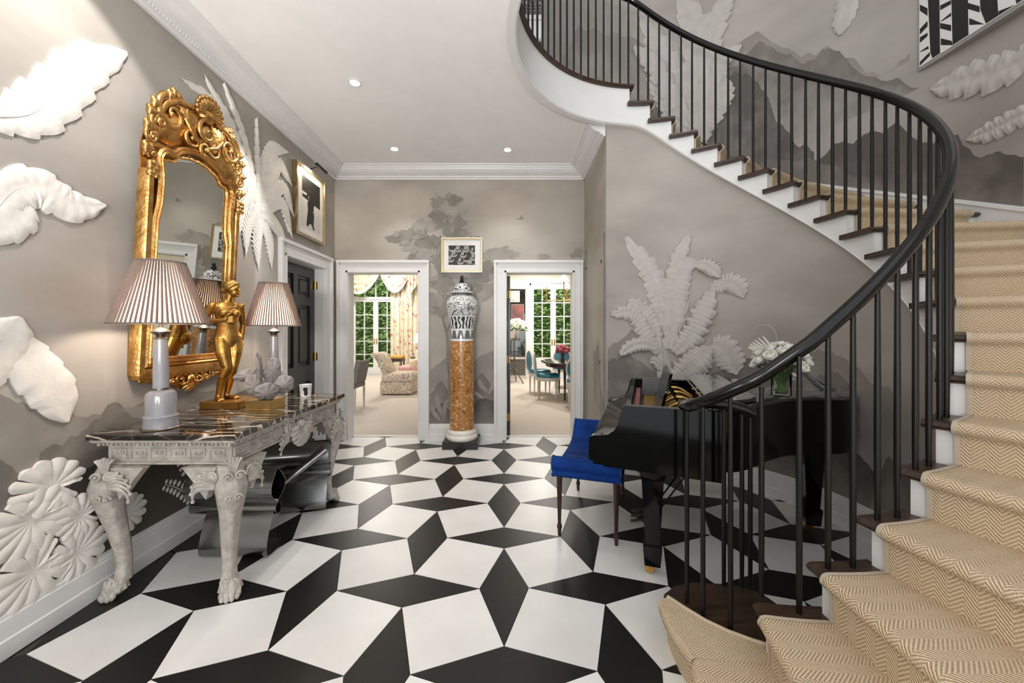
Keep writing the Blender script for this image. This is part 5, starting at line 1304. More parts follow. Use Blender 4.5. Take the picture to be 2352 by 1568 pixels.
# ------------------------------------------------------------------ grand piano: u runs from the keys to the tail, v along the keyboard
PO = V((.615, 2.12, 0)); pu = V((.9455, -.3256, 0)); pv = V((.3256, .9455, 0))
def Q(u, v, z): return PO + pu * u + pv * v + V((0, 0, z))
piano = thing('grand_piano', 'black lacquered baby grand piano under the curved stair', 'piano', Q(.6, .65, 0))
PM = Matrix(((pu.x, pv.x, 0, PO.x), (pu.y, pv.y, 0, PO.y), (0, 0, 1, 0), (0, 0, 0, 1)))
bent = [tuple(p)[:2] for p in cat([(.46, .0), (.56, .04), (.66, .15), (.77, .30), (.90, .43), (1.08, .52), (1.22, .58), (1.31, .68), (1.355, .84), (1.35, 1.0), (1.29, 1.13), (1.18, 1.21), (1.02, 1.26), (.8, 1.29), (.4, 1.31)], 60)]
rim_o = [(0.0, 0.0)] + bent + [(0.0, 1.31)]
def ins(pts, d):
    n = len(pts); out = []
    for i in range(n):
        t = (V(pts[(i+1) % n]) - V(pts[i-1])).normalized(); out.append((pts[i][0] - t.y * d, pts[i][1] + t.x * d))
    return out
inner = ins(rim_o, .045); RT = .965
m = MB(); n = len(rim_o)
vs = [(x, y, z) for pts, z in ((rim_o, .655), (rim_o, RT), (inner, RT), (inner, .655)) for x, y in pts]
fs = []
for k in range(4):
    for i in range(1, n - 1): j = i + 1; a, b = k * n, ((k + 1) % 4) * n; fs.append((a + i, a + j, b + j, b + i))
m.add(vs, fs); m.xf(PM); m.build('rim', LACQ, piano, smooth=40)
# cheeks with their curved front, key bed, fall board, key slip
chk = [(.50, RT), (.0, RT), (-.010, .955), (-.018, .92), (-.030, .87), (-.052, .825), (-.085, .80), (-.12, .792), (-.165, .788), (-.182, .780), (-.190, .765), (-.192, .66), (-.186, .648), (-.14, .640), (-.10, .62), (.50, .60)]
for v0, v1 in ((0, .055), (1.255, 1.31)):
    m = MB().extrude([(a, b) for a, b in chk], Q(0, v0, 0), Q(0, v1, 0), pu, (0, 0, 1)); m.build('cheek', LACQ, piano, smooth=30)
MB().box(-.175, .50, .055, 1.255, .61, .67, PM).build('key_bed', LACQ, piano, smooth=0)
m = MB().extrude([(-.182, .66), (-.182, .765), (-.172, .778), (-.13, .782), (-.05, .815), (-.01, .90), (.0, .935), (.03, .935), (.03, .66)], Q(0, .055, 0), Q(0, 1.255, 0), pu, (0, 0, 1)); m.build('fall_board', LACQ, piano, smooth=40)
# open front: harp, tuning block, felt, dampers
m = MB(); m.box(.03, .46, .05, 1.26, .80, .84, PM); m.build('tuning_block', BLACK, piano, smooth=0)
HARP = M('bronze_harp', (150, 112, 58), .35, .9, var=.2)
m = MB(); m.prism([p for p in inner if p[0] > .3], .84, .86); m.xf(PM); m.build('harp_plate', HARP, piano, smooth=0)
m = MB()
for k in range(4):
    v0 = .34 + k * .24; P = [Q(.20 + .26 * t, v0 + .10 * sin(PI * t) , .865 + .055 * sin(PI * t)) for t in [i / 10 for i in range(11)]]; m.tube(P, .014, 8)
for k in range(30): v0 = .1 + k * .037; m.tube([Q(.10, v0, .855), Q(.46, v0 + .02, .872)], .0015, 4)
m.build('harp_bars', M('pale_gold_harp', (206, 166, 96), .3, .9, var=.1), piano, smooth=60)
MB().box(.045, .075, .1, 1.2, .86, .90, PM).build('red_felt', M('red_felt', (150, 92, 84), .9), piano, smooth=0)
MB().box(.09, .30, 1.10, 1.13, .86, 1.0, PM).build('side_block', M('slate_block', (88, 92, 90), .3), piano, smooth=0)
# lid with its front leaf folded back
lid_o = [p for p in ins(rim_o, -.012) if p[0] > .40] ; lid_o = [(.42, -.010)] + [p for p in lid_o if p[0] > .425] + [(.42, 1.318)]
m = MB(); m.loft([[Q(x, y, z) for x, y in ins(lid_o, d)] for d, z in ((.005, RT + .003), (0, RT + .007), (0, RT + .022), (.006, RT + .027))]); me = m.mesh('lid', 40)
bm = bmesh.new(); bm.from_mesh(me); bmesh.ops.triangulate(bm, faces=[f for f in bm.faces if len(f.verts) > 4]); bm.to_mesh(me); bm.free(); LIDM = M('black_lid_lacquer', (26, 26, 26), .06, var=.1, coat=1.0); link('lid', me, LIDM, piano)
leafp = [(.425, .02), (.50, .03), (.58, .075), (.66, .175), (.685, .22), (.68, 1.285), (.425, 1.30)]
m = MB(); m.loft([[Q(x, y, z) for x, y in ins(leafp, d)] for d, z in ((.003, RT + .031), (0, RT + .034), (0, RT + .049), (.005, RT + .053))]); m.build('lid_leaf', LIDM, piano, smooth=30)
# music desk standing on its prop
m = MB()
DT = Matrix.Translation(Q(.20, .66, .875)) @ Matrix(((pu.x, pv.x, 0), (pu.y, pv.y, 0), (0, 0, 1))).to_4x4() @ Matrix.Rotation(R(14), 4, 'Y')
m.box(-.008, .008, -.36, .36, 0, .25, DT); m.build('music_desk', LACQ, piano, smooth=0)
m = MB(); m.box(-.02, .02, -.36, .36, .0, .014, DT); m.build('desk_ledge', LACQ, piano, smooth=0)
m = MB(); m.tube([Q(.245, .45, 1.03), Q(.34, .45, .875)], .007, 6); m.tube([Q(.245, .9, 1.03), Q(.34, .9, .875)], .007, 6); m.build('desk_prop', LACQ, piano)
# legs on brass castors
def pleg(u, v):
    m = MB()
    sec = [(.66, .085, .075), (.60, .085, .075), (.585, .07, .068), (.54, .058, .058), (.20, .040, .040), (.175, .038, .038), (.17, .05, .05), (.155, .05, .05), (.06, .042, .042), (.055, .036, .036)]
    m.loft([[Q(u + a * su, v + b * sv, z) for a, b in ((-1, -1), (1, -1), (1, 1), (-1, 1))] for z, su, sv in sec]); l = m.build('leg', LACQ, piano, smooth=20)
    m = MB()
    for s in (-1, 1):
        m.extrude([(su, z) for su, z in ((-.075, .66), (-.16, .66), (-.15, .645), (-.105, .62), (-.085, .59), (-.075, .57))], Q(u, v - .03, 0), Q(u, v + .03, 0), pu * s, (0, 0, 1))
    m.build('leg_bracket', LACQ, l, smooth=40)
    m = MB(); c = Q(u - .015, v, .026)
    m.tube([c - pv * .011, c + pv * .011], .026, 18); m.cbox(Q(u, v, .048), (.03, .03, .018)); m.build('castor', BRASS, l, smooth=40)
pleg(.15, .13); pleg(.15, 1.17); pleg(1.19, .97)
# pedal lyre
m = MB(); m.box(.14, .20, .56, .80, .10, .16, PM); m.build('pedal_box', LACQ, piano, smooth=0)
m = MB()
for v0 in (.62, .74): m.tube([Q(.18, v0, .61), Q(.17, v0 + (.03 if v0 < .7 else -.03), .35), Q(.17, v0, .15)], .014, 8)
for v0 in (.60, .76): m.tube([Q(.50, v0, .62), Q(.19, v0, .14)], .006, 6)
m.build('lyre_posts', LACQ, piano)
for v0 in (.60, .68, .76):
    m = MB(); P = [Q(.15, v0, .085), Q(.09, v0, .075), Q(.04, v0, .06), Q(.015, v0, .055)]; m.tube(P, [.010, .012, .017, .013], 8, flat=.6); m.build('pedal', BRASS if False else CHROME, piano, smooth=60)

# ------------------------------------------------------------------ scroll-ended piano bench
bench = thing('piano_bench', 'royal blue upholstered scroll-end bench with slim mahogany legs at the piano', 'bench', V((.639, 2.906, 0)))
bu, bv = pu, pv; BC = V((.620, 2.90, 0))
def K(u, v, z): return BC + bu * u + bv * v + V((0, 0, z))
prof = cat([(-.455, .462), (-.475, .495), (-.468, .53), (-.435, .548), (-.395, .535), (-.36, .495), (-.30, .465), (-.15, .448), (0, .443), (.15, .448), (.28, .468), (.35, .51), (.39, .56), (.43, .60), (.47, .60), (.485, .575), (.475, .545)], 64)
und = cat([(.455, .52), (.43, .475), (.37, .43), (.30, .405), (0, .395), (-.30, .40), (-.38, .405), (-.44, .415), (-.47, .44)], 30)
m = MB(); out = [(p.x, p.y) for p in prof] + [(p.x, p.y) for p in und]
rings = []
for u, sc_ in ((-.20, .90), (-.212, .96), (-.218, 1), (0, 1.004), (.218, 1), (.212, .96), (.20, .90)):
    c = (0, .46); ring = []
    for x, z in out:
        k = (1 - sc_) * .12; ring.append(K(u, x * (1 - k * .3), z + (.47 - z) * k * 1.5))
    rings.append(ring)
m.loft(rings); seat = m.build('seat', BLUE, bench, smooth=60)
m = MB()
for s in (-.219, .219): m.tube([K(s, p.x, p.y) for p in prof], .0055, 6); m.tube([K(s, p.x, p.y) for p in und], .005, 6)
m.build('welt', M('blue_piping', (24, 60, 120), .7), seat, smooth=60)
m = MB()
for k in range(1, 12):
    v0 = -.33 + .055 * k; i = min(range(len(prof)), key=lambda q: abs(prof[q].x - v0) + (abs(q - 30) * .001)); z = prof[i].y
    m.tube([K(s, prof[i].x, z + .0015) for s in (-.2, -.1, 0, .1, .2)], .003, 5)
m.build('channel_seams', M('blue_seam', (16, 44, 96), .8), seat, smooth=60)
m = MB(); m.extrude([(-.36, .385), (-.36, .408), (.37, .418), (.37, .385), (.30, .368), (-.30, .368)], K(-.19, 0, 0), K(.19, 0, 0), bv, (0, 0, 1)); m.build('frame', MAHOG, bench, smooth=0)
for u in (-.185, .185):
    for v in (-.385, .385):
        m = MB(); secs = [(.425, .021), (.395, .022), (.385, .019), (.08, .011), (.075, .016), (.055, .017), (.045, .012), (.035, .013), (.008, .011), (0, .010)]
        rings = []
        for z, r in secs:
            rings.append([K(u + r * (1 - (.16 if k % 2 and .08 < z < .39 else 0)) * cos(2*PI*k/16), v + r * (1 - (.16 if k % 2 and .08 < z < .39 else 0)) * sin(2*PI*k/16), z) for k in range(16)])
        m.loft(rings); m.build('leg', MAHOG, bench, smooth=30)

# ------------------------------------------------------------------ glass vase and white flowers on the piano lid
vz = RT + .0275; vc = Q(.885, .515, vz)
vase = thing('glass_vase', 'clear glass cylinder vase holding white flowers on the piano lid', 'vase', vc)
MB().lathe([(.0, .001), (.050, .001), (.052, .006), (.052, .125), (.050, .127), (.048, .125), (.048, .012), (.0, .012)], vc, 28).build('glass_body', GLASS, vase, smooth=60)
WATER = glass('vase_water', (.93, .96, .92), .1); MB().lathe([(.0, .013), (.0475, .013), (.0475, .095), (.0, .095)], vc, 28).build('water', WATER, vase, smooth=60)
bq = thing('flower_bouquet', 'bunch of white roses and lilies with green stems in the glass vase', 'flowers', vc + V((0, 0, .014)))
LEAFG = M('flower_stem_green', (58, 84, 40), .6, var=.2, scale=20); PETAL = M('white_petal', (238, 234, 224), .6, var=.04, scale=20, sss=.15)
m = MB(); rnd = random.Random(4)
for k in range(18):
    a = 2*PI*k/18; m.tube([vc + V((.03 * cos(a + 2), .03 * sin(a + 2), .016)), vc + V((.034 * cos(a), .034 * sin(a), .10)), vc + V((.07 * cos(a), .07 * sin(a), .18))], .004, 5)
for k in range(26):
    a = rnd.uniform(0, 2*PI); r = rnd.uniform(.02, .11); c = vc + V((r * cos(a), r * sin(a), rnd.uniform(.13, .20))); m.ball(c, (.03, .012, .006), 7, 4, Matrix.Rotation(a, 3, 'Z') @ Matrix.Rotation(rnd.uniform(-.8, .4), 3, 'Y'))
m.build('stems', LEAFG, bq, smooth=60)
def bloom(c, r, seed):
    m = MB(); rnd = random.Random(seed); ax = (c - (vc + V((0, 0, .09)))).normalized(); rot = ax.to_track_quat('Z', 'Y').to_matrix()
    for ringk, (n, tilt, s) in enumerate(((3, 15, .55), (5, 38, .8), (6, 62, 1.0))):
        for k in range(n):
            a = 2*PI*k/n + ringk * .6 + rnd.uniform(-.2, .2); mm = rot @ Matrix.Rotation(a, 3, 'Z') @ Matrix.Rotation(R(tilt), 3, 'Y')
            m.grid(lambda t, q, mm=mm, s=s: c + mm @ V((r * .35 * (sin(PI * t * .9) ** 2) - r*.1, (q - .5) * r * 1.5 * s * sin(PI * (.18 + .74 * t)), r * 1.15 * s * t)) + mm @ V((-(abs(q - .5) ** 2) * r * 1.2, 0, 0)), 4, 4, uv=False)
    m.ball(c, r * .25, 6, 4); return m.build('bloom', PETAL, bq, smooth=80, recalc=False)
for k in range(24):
    t = k / 23; a = k * 2.4; th_ = math.acos(1 - 1.15 * t); r = .105
    bloom(vc + V((r * sin(th_) * cos(a) * 1.15, r * sin(th_) * sin(a) * 1.15, .185 + r * cos(th_))), rnd.uniform(.034, .046), k)
m = MB()
for k in range(7):
    a = R(150 + 9 * k); P = [vc + V((.05 * cos(a), .05 * sin(a), .22)), vc + V((.13 * cos(a), .13 * sin(a), .26 + .01 * k)), vc + V((.17 * cos(a), .17 * sin(a), .28 + .012 * k))]; m.tube(P, [.004, .007, .003], 6)
m.build('buds', PETAL, bq, smooth=60)
# clear wrap fanned out beside the vase
CELLO = glass('cellophane', (.97, .97, .97), .28)
m = MB(); rnd = random.Random(2)
fan = lambda t, s: vc + pu * (.058 + .20 * s) + pv * ((t - .5) * .30 * s) + V((0, 0, .004 + (.17 * (1 - s) * t + .09 * sin(PI * t) * (1 - s * .6)) + .012 * sin(t * 22) * s))
m.grid(fan, 26, 6); wr = tag(m.build('cellophane_wrap', CELLO, None, smooth=30), 'crinkled clear cellophane wrap lying beside the vase on the piano', 'wrapping')
# ------------------------------------------------------------------ rooms beyond the two doorways
def cyl_obj(mb, c, r, z0, z1, seg=20): mb.lathe([(r, z0), (r, z1)], (c[0], c[1], 0), seg)
m = MB().box(-6.6, -.70, 5.03, 12.0, -.06, .006); struct(m.build('floor_living_room', CARPET, smooth=0))
m = MB().box(-.60, 4.1, 5.03, 11.0, -.06, .006); struct(m.build('floor_dining_room', CARPET, smooth=0))
LW, DW = 12.0, 11.0
WL = (-5.02, -3.50, 3.0); WD = (.50, 1.86, 2.72)
m = MB(); m.box(-6.6, WL[0], LW, LW + .15, 0, 3.5); m.box(WL[1], -.6, LW, LW + .15, 0, 3.5); m.box(WL[0], WL[1], LW, LW + .15, WL[2], 3.5); m.box(-6.7, -6.6, 5.02, LW, 0, 3.5)
struct(m.build('wall_living_room', CREAM, smooth=0))
m = MB(); m.box(-.6, WD[0], DW, DW + .15, 0, 3.2); m.box(WD[1], 4.1, DW, DW + .15, 0, 3.2); m.box(WD[0], WD[1], DW, DW + .15, WD[2], 3.2); m.box(4.1, 4.2, 5.02, DW, 0, 3.2); m.box(-.70, -.60, 5.02, LW, 0, 3.5); m.box(1.06, 4.1, 4.9, 5.02, 0, 3.2)
struct(m.build('wall_dining_room', CREAM, smooth=0))
struct(MB().box(-6.6, -.7, 5.02, LW, 3.42, 3.5).build('ceiling_living_room', CEIL, smooth=0))
struct(MB().box(-.6, 4.1, 5.02, DW, 3.06, 3.14).build('ceiling_dining_room', CEIL, smooth=0))
def french(name, x0, x1, yw, z1, zb, zt, transom=None, rows=5):
    fr = MB(); t = .05
    fr.box(x0, x0 + t, yw + .02, yw + .12, 0, z1); fr.box(x1 - t, x1, yw + .02, yw + .12, 0, z1); fr.box(x0, x1, yw + .02, yw + .12, z1 - t, z1)
    if transom: fr.box(x0, x1, yw + .01, yw + .12, transom - .06, transom + .02)
    # casing on the room side
    for a, b in ((x0 - .10, x0), (x1, x1 + .10)): fr.box(a, b, yw - .025, yw, 0, z1 + .10)
    fr.box(x0 - .10, x1 + .10, yw - .03, yw, z1, z1 + .10)
    root = struct(fr.build(name, WHITE, smooth=0)); top = (transom - .06) if transom else z1 - t; mid = (x0 + x1) / 2
    for k, (a, b) in enumerate(((x0 + t, mid), (mid, x1 - t))):
        sm = MB(); s = .075
        sm.box(a, a + s, yw + .04, yw + .09, 0, top); sm.box(b - s, b, yw + .04, yw + .09, 0, top); sm.box(a + s, b - s, yw + .04, yw + .09, 0, zb); sm.box(a + s, b - s, yw + .04, yw + .09, zt, top)
        sash = sm.build('sash', WHITE, root, smooth=0)
        pw = (b - a - 2 * s) / 2; ph = (zt - zb) / rows
        mu = MB(); mu.box(a + s + pw - .012, a + s + pw + .012, yw + .045, yw + .085, zb, zt)
        for r in range(1, rows): mu.box(a + s, b - s, yw + .046, yw + .084, zb + r * ph - .012, zb + r * ph + .012)
        mu.build('glazing_bars', WHITE, sash, smooth=0)
        for r in range(rows):
            for c in range(2):
                p = MB(); xa, xb, za, zc = a + s + c * pw, a + s + (c + 1) * pw, zb + r * ph, zb + (r + 1) * ph
                p.box(xa, xb, yw + .062, yw + .066, za, zc); p.build('pane', GLASS, sash, smooth=0)
        h = MB(); h.box((b - .05) if k == 0 else a + .02, (b - .02) if k == 0 else a + .05, yw + .03, yw + .04, .95, 1.12); h.tube([((b - .035) if k == 0 else a + .035, yw + .03, 1.04), ((b - .035) if k == 0 else a + .035, yw - .01, 1.04)], .01, 8); h.build('door_handle', BRASS, sash, smooth=0)
    if transom:
        mu = MB(); n = 4; pw = (x1 - x0 - 2 * t) / n
        for k in range(1, n): mu.box(x0 + t + k * pw - .015, x0 + t + k * pw + .015, yw + .045, yw + .085, transom, z1 - t)
        mu.build('glazing_bars', WHITE, root, smooth=0)
        for k in range(n): MB().box(x0 + t + k * pw, x0 + t + (k + 1) * pw, yw + .062, yw + .066, transom + .02, z1 - t).build('pane', GLASS, root, smooth=0)
    return root
french('window_1', WL[0], WL[1], LW, WL[2], .22, 2.27, 2.40)
french('window_2', WD[0], WD[1], DW, WD[2], .60, 2.56)
# baseboards of the far rooms
struct(MB().box(-6.6, WL[0] - .1, LW - .02, LW, 0, .2).box(WL[1] + .1, -.7, LW - .02, LW, 0, .2).build('baseboard_living_room', WHITE, smooth=0))

# floral chintz
def chintz(name, ground, a, b_, c, sc_=7):
    m = M(name, ground, .85); N, L, b = nodes(m); tc = N.new('ShaderNodeTexCoord')
    v = N.new('ShaderNodeTexVoronoi'); v.inputs['Scale'].default_value = sc_; L.new(tc.outputs['Object'], v.inputs['Vector'])
    n1 = N.new('ShaderNodeTexNoise'); n1.inputs['Scale'].default_value = sc_ * 2.4; n1.inputs['Detail'].default_value = 5; L.new(tc.outputs['Object'], n1.inputs['Vector'])
    k = math_node(N, L, 'ADD', v.outputs['Distance'], math_node(N, L, 'MULTIPLY', n1.outputs['Fac'], .5))
    r = ramp(N, L, k, [(.36, a), (.44, (236, 196, 186)), (.52, b_), (.60, ground), (.72, ground), (.80, c), (.9, ground)]); L.new(r.outputs[0], b.inputs['Base Color']); return m
CURT = chintz('rose_chintz', (226, 216, 196), (206, 92, 84), (150, 156, 130), (206, 196, 160), 6)
CHZ = chintz('dark_chintz', (206, 190, 170), (96, 104, 100), (168, 132, 116), (120, 118, 108), 9)
cu = thing('curtain', 'long rose chintz curtain drawn to the right of the French window', 'curtain', (-3.3, 11.8, 0))
m = MB(); m.grid(lambda t, s: V((-3.72 + .95 * t + .012 * sin(31 * t), 11.80 + .045 * sin(2 * PI * 7 * t) + .012 * sin(2 * PI * 17 * t), .02 + 3.2 * s)), 90, 6); m.build('drop', CURT, cu, smooth=180)
va = thing('swag_valance', 'rose chintz swags hung across the top of the French window', 'curtain', (-4.2, 11.6, 2.6))
for k, (xa, xb, dr) in enumerate(((-5.35, -3.95, .66), (-4.02, -3.05, .62))):
    def sw(t, s, xa=xa, xb=xb, dr=dr):
        d = .10 + dr * (sin(PI * t) ** .8); zz = 3.30 - d * s; return V((xa + (xb - xa) * t, 11.62 - .05 * sin(PI * s) - .022 * sin(2 * PI * s * 5) * sin(PI * t), zz))
    m = MB(); m.grid(sw, 30, 40); m.build('swag', CURT, va, smooth=180)
    m = MB(); m.grid(lambda t, s: sw(t, 1 + .10 * s) + V((0, -.012 - .006 * sin(90 * t), 0)), 90, 2); m.build('swag_frill', M('cream_frill', (232, 224, 212), .9), va, smooth=180)
m = MB(); m.grid(lambda t, s: V((-3.15 + .38 * t, 11.6 + .03 * sin(2 * PI * 4 * t), 3.28 - (.95 - .55 * t) * s)), 40, 8); m.build('tail', CURT, va, smooth=180)
MB().box(-5.5, -2.7, 11.66, 11.72, 3.24, 3.32).build('pelmet_board', WHITE, va, smooth=0)

# slipper chair
sl = thing('slipper_chair', 'floral chintz slipper chair with buttoned back in front of the curtain', 'chair', (-2.5, 8.5, 0))
def rbox(mb, x0, x1, y0, y1, z0, z1, r=.05, sh=None):
    secs = [(z0, r * .6), (z0 + r * .3, 0), (z1 - r, 0), (z1 - r * .35, r * .3), (z1, r)]; rings = []
    for z, d in secs:
        ring = []; q = max(.004, r)
        for cxx, cyy, a0 in ((x1 - q, y1 - q, 0), (x0 + q, y1 - q, 90), (x0 + q, y0 + q, 180), (x1 - q, y0 + q, 270)):
            for k in range(4): a = R(a0 + 30 * k); ring.append(V((cxx + (q - d) * cos(a) + 0, cyy + (q - d) * sin(a), z)))
        rings.append([p + (sh(p) if sh else V()) for p in ring])
    mb.loft(rings); return mb
rbox(MB(), -2.80, -2.12, 8.15, 8.78, .03, .30, .03).build('skirt', CHZ, sl, smooth=40)
rbox(MB(), -2.78, -2.10, 8.14, 8.79, .28, .47, .08).build('seat', CHZ, sl, smooth=50)
bk = MB(); rings = []
for z, x, th in ((.34, -2.66, .20), (.5, -2.70, .20), (.65, -2.77, .18), (.78, -2.84, .19), (.85, -2.89, .20), (.89, -2.92, .15), (.90, -2.93, .06)):
    ring = []
    for k in range(20): a = 2*PI*k/20; ring.append(V((x + th * .5 * cos(a), 8.465 + .315 * max(-1, min(1, 1.25 * sin(a))), z)))
    rings.append(ring)
bk.loft(rings); bk.build('backrest', CHZ, sl, smooth=60)
m = MB(); m.tube([(-2.93, 8.15, .84), (-2.95, 8.465, .85), (-2.93, 8.78, .84)], [.05, .06, .05], 10); m.build('back_roll', CHZ, sl, smooth=60)
# lamp on a side table, sofa, wooden chair, desk chair at the left edge
st_ = thing('side_table', 'round side table in the corner beyond the slipper chair', 'table', (-2.62, 10.9, 0))
MB().lathe([(.0, .60), (.26, .60), (.27, .615), (.26, .63), (.0, .63)], (-2.62, 10.9, 0), 24).build('table_top', MAHOG, st_)
for k in range(3): a = 2*PI*k/3; MB().tube([(-2.62 + .2*cos(a), 10.9 + .2*sin(a), 0), (-2.62 + .12*cos(a), 10.9 + .12*sin(a), .6)], .018, 8).build('leg', MAHOG, st_)
fl = thing('table_lamp', 'small lamp with a white pleated shade on the far side table', 'lamp', (-2.62, 10.9, .63))
MB().lathe([(.06, 0), (.065, .02), (.03, .06), (.035, .16), (.015, .24), (.012, .40)], (-2.62, 10.9, .63), 16).build('base', PORC, fl)
MB().lathe([(.17, .40), (.10, .66)], (-2.62, 10.9, .63), 24, wob=None).build('lamp_shade', M('white_lit_shade', (250, 240, 226), .8, emit=1.3), fl)
lamp('far_lamp_bulb', 'POINT', (-2.62, 10.9, 1.12), 18, (1, .82, .62), .05)
so = thing('sofa', 'pale chintz sofa with a pink seat cushion behind the slipper chair', 'sofa', (-2.2, 9.9, 0))
SOFM = chintz('pale_chintz', (222, 206, 182), (206, 140, 120), (186, 178, 140), (214, 190, 150), 8)
rbox(MB(), -2.88, -1.3, 9.5, 10.3, .04, .36, .04).build('seat_base', SOFM, so, smooth=40)
rbox(MB(), -2.82, -2.1, 9.47, 10.1, .36, .50, .06).build('seat_cushion', M('pink_silk', (206, 158, 150), .6), so, smooth=50)
rbox(MB(), -2.55, -1.3, 10.1, 10.4, .3, .88, .08).build('backrest', SOFM, so, smooth=50)
rbox(MB(), -2.56, -2.36, 9.5, 10.2, .36, .66, .08).build('armrest', SOFM, so, smooth=50)
wc = thing('wooden_bench', 'small wooden bench with a mustard seat beside the sofa', 'bench', (-3.12, 10.46, 0))
rbox(MB(), -3.3, -2.94, 10.3, 10.62, .62, .70, .03).build('seat_pad', M('mustard_velvet', (196, 150, 60), .7), wc, smooth=40)
MB().box(-3.3, -2.94, 10.3, 10.62, .54, .62).build('seat_frame', MAHOG, wc, smooth=0)
for x in (-3.28, -2.97):
    for y in (10.33, 10.60): MB().tube([(x, y, 0), (x, y, .55)], .02, 8).build('leg', MAHOG, wc)
dc = thing('desk_chair', 'grey side chair partly hidden by the left door casing', 'chair', (-2.85, 6.8, 0))
GREYV = M('grey_linen', (112, 108, 104), .85, var=.1); GREYW = M('grey_painted_wood', (196, 190, 182), .45, var=.05)
MB().extrude([(-2.66, .47), (-2.58, .84), (-2.60, .86), (-2.66, .85), (-2.74, .47)], (0, 6.55, 0), (0, 7.0, 0), (1, 0, 0), (0, 0, 1)).build('backrest', GREYV, dc, smooth=0)
rbox(MB(), -3.15, -2.66, 6.53, 7.02, .38, .48, .04).build('seat', GREYV, dc, smooth=40)
for x in (-3.12, -2.68):
    for y in (6.57, 6.98): MB().lathe([(.014, 0), (.022, .3), (.02, .38)], (x, y, 0), 10).build('leg', GREYW, dc)

# dining room
TEAL = M('teal_leather', (30, 104, 124), .3, var=.12, scale=12)
def dchair(label, c, rot):
    t = thing('dining_chair', label, 'chair', (c[0], c[1], 0), 'painted oval-back dining chairs'); Mx = Matrix.Translation(V((c[0], c[1], 0))) @ Matrix.Rotation(rot, 4, 'Z')
    # local: chair faces +x
    m = MB()
    def oval(y, z, k): a = 2*PI*k/28; return a
    P = [(-.235 - .10 * (.72 + .225 * sin(2*PI*k/28) - .45), .205 * cos(2*PI*k/28), .70 + .225 * sin(2*PI*k/28)) for k in range(29)]; m.tube(P, .017, 8); m.xf(Mx); m.build('back_frame', GREYW, t, smooth=60)
    m = MB(); vs = []
    for d in (-.018, .022):
        vs.append(V((-.262 + d, 0, .70)))
        vs += [V((-.235 - .10 * (.72 + .21 * sin(2*PI*k/28) - .45) + d * .5, .19 * cos(2*PI*k/28), .70 + .21 * sin(2*PI*k/28))) for k in range(28)]
    m.add(vs, [(0, 1+k, 1+(k+1) % 28) for k in range(28)] + [(29, 30+k, 30+(k+1) % 28) for k in range(28)] + [(1+k, 1+(k+1) % 28, 30+(k+1) % 28, 30+k) for k in range(28)]); m.xf(Mx); m.build('backrest', TEAL, t, smooth=60)
    m = MB(); m.loft([[V((.24 * cos(2*PI*k/24) * q * (1.02 if cos(2*PI*k/24) > 0 else .98), .235 * sin(2*PI*k/24) * q, z)) for k in range(24)] for z, q in ((.45, .98), (.47, 1.0), (.50, .96), (.52, .8), (.528, .4))]); m.xf(Mx); m.build('seat', TEAL, t, smooth=60)
    m = MB(); m.loft([[V((.245 * cos(2*PI*k/24) * q, .24 * sin(2*PI*k/24) * q, z)) for k in range(24)] for z, q in ((.385, .95), (.39, 1.0), (.445, 1.0), (.45, .98))]); m.xf(Mx); m.build('seat_rail', GREYW, t, smooth=40)
    for s in (-1, 1): m = MB(); m.tube([(-.22, s * .14, .42), (-.235, s * .13, .47), (-.242, s * .10, .50)], .017, 8); m.xf(Mx); m.build('back_post', GREYW, t, smooth=60)
    for x in (-.18, .17):
        for s in (-1, 1): m = MB(); m.lathe([(.011, 0), (.013, .03), (.022, .30), (.024, .33), (.018, .34), (.024, .36), (.024, .39)], (x, s * .17, 0), 12); m.xf(Mx); m.build('leg', GREYW, t, smooth=40)
dchair('teal dining chair nearest the right doorway, seen from the side', (.72, 7.72), R(-8))
dchair('teal dining chair behind the dining table, facing the doorway', (1.22, 9.35), R(-95))
dchair('teal dining chair cut off by the right door jamb', (1.22, 6.95), R(75))
dchair('teal dining chair tucked behind the nearest one', (.62, 8.5), R(-20))
dt = thing('dining_table', 'round dark polished dining table beyond the right doorway', 'table', (1.5, 8.0, 0))
m = MB(); m.lathe([(.0, .715), (.88, .715), (.90, .73), (.90, .745), (.88, .75), (.0, .75)], (1.5, 8.0, 0), 48); m.build('table_top', M('polished_dark_wood', (70, 58, 50), .12, var=.15, coat=.5), dt, smooth=30)
MB().lathe([(.78, .64), (.80, .65), (.80, .715), (.78, .715)], (1.5, 8.0, 0), 48).build('apron', MAHOG, dt, smooth=30)
for k in range(4): a = R(45 + 90*k); MB().lathe([(.014, 0), (.03, .6), (.032, .70)], (1.5 + .66*cos(a), 8.0 + .66*sin(a), 0), 12).build('leg', BLACK, dt)
fv = thing('peony_vase', 'dark glass vase of pink peonies on the dining table', 'flowers', (1.02, 7.75, .75))
MB().lathe([(.04, 0), (.045, .01), (.035, .10), (.05, .19)], (1.02, 7.75, .75), 16).build('vase', M('smoked_glass', (60, 60, 62), .1), fv)
PEO = M('pink_peony', (168, 74, 92), .7, var=.25, scale=30)
for k in range(11):
    a = k * 2.4; th_ = math.acos(1 - 1.2 * k / 10); m = MB(); c = V((1.02 + .10*sin(th_)*cos(a), 7.75 + .10*sin(th_)*sin(a), .97 + .09*cos(th_))); m.ball(c, (.055, .055, .045), 9, 6); 
    for q in range(6): m.ball(c + V((.03*cos(q), .03*sin(q), .015)), (.026, .026, .02), 6, 4)
    m.build('bloom', PEO, fv, smooth=60)
ch = thing('chandelier', 'slim metal chandelier with glass globes over the dining table', 'chandelier', (1.5, 8.0, 2.0))
GLOBE = M('lit_globe', (255, 238, 208), .4, emit=3.0)
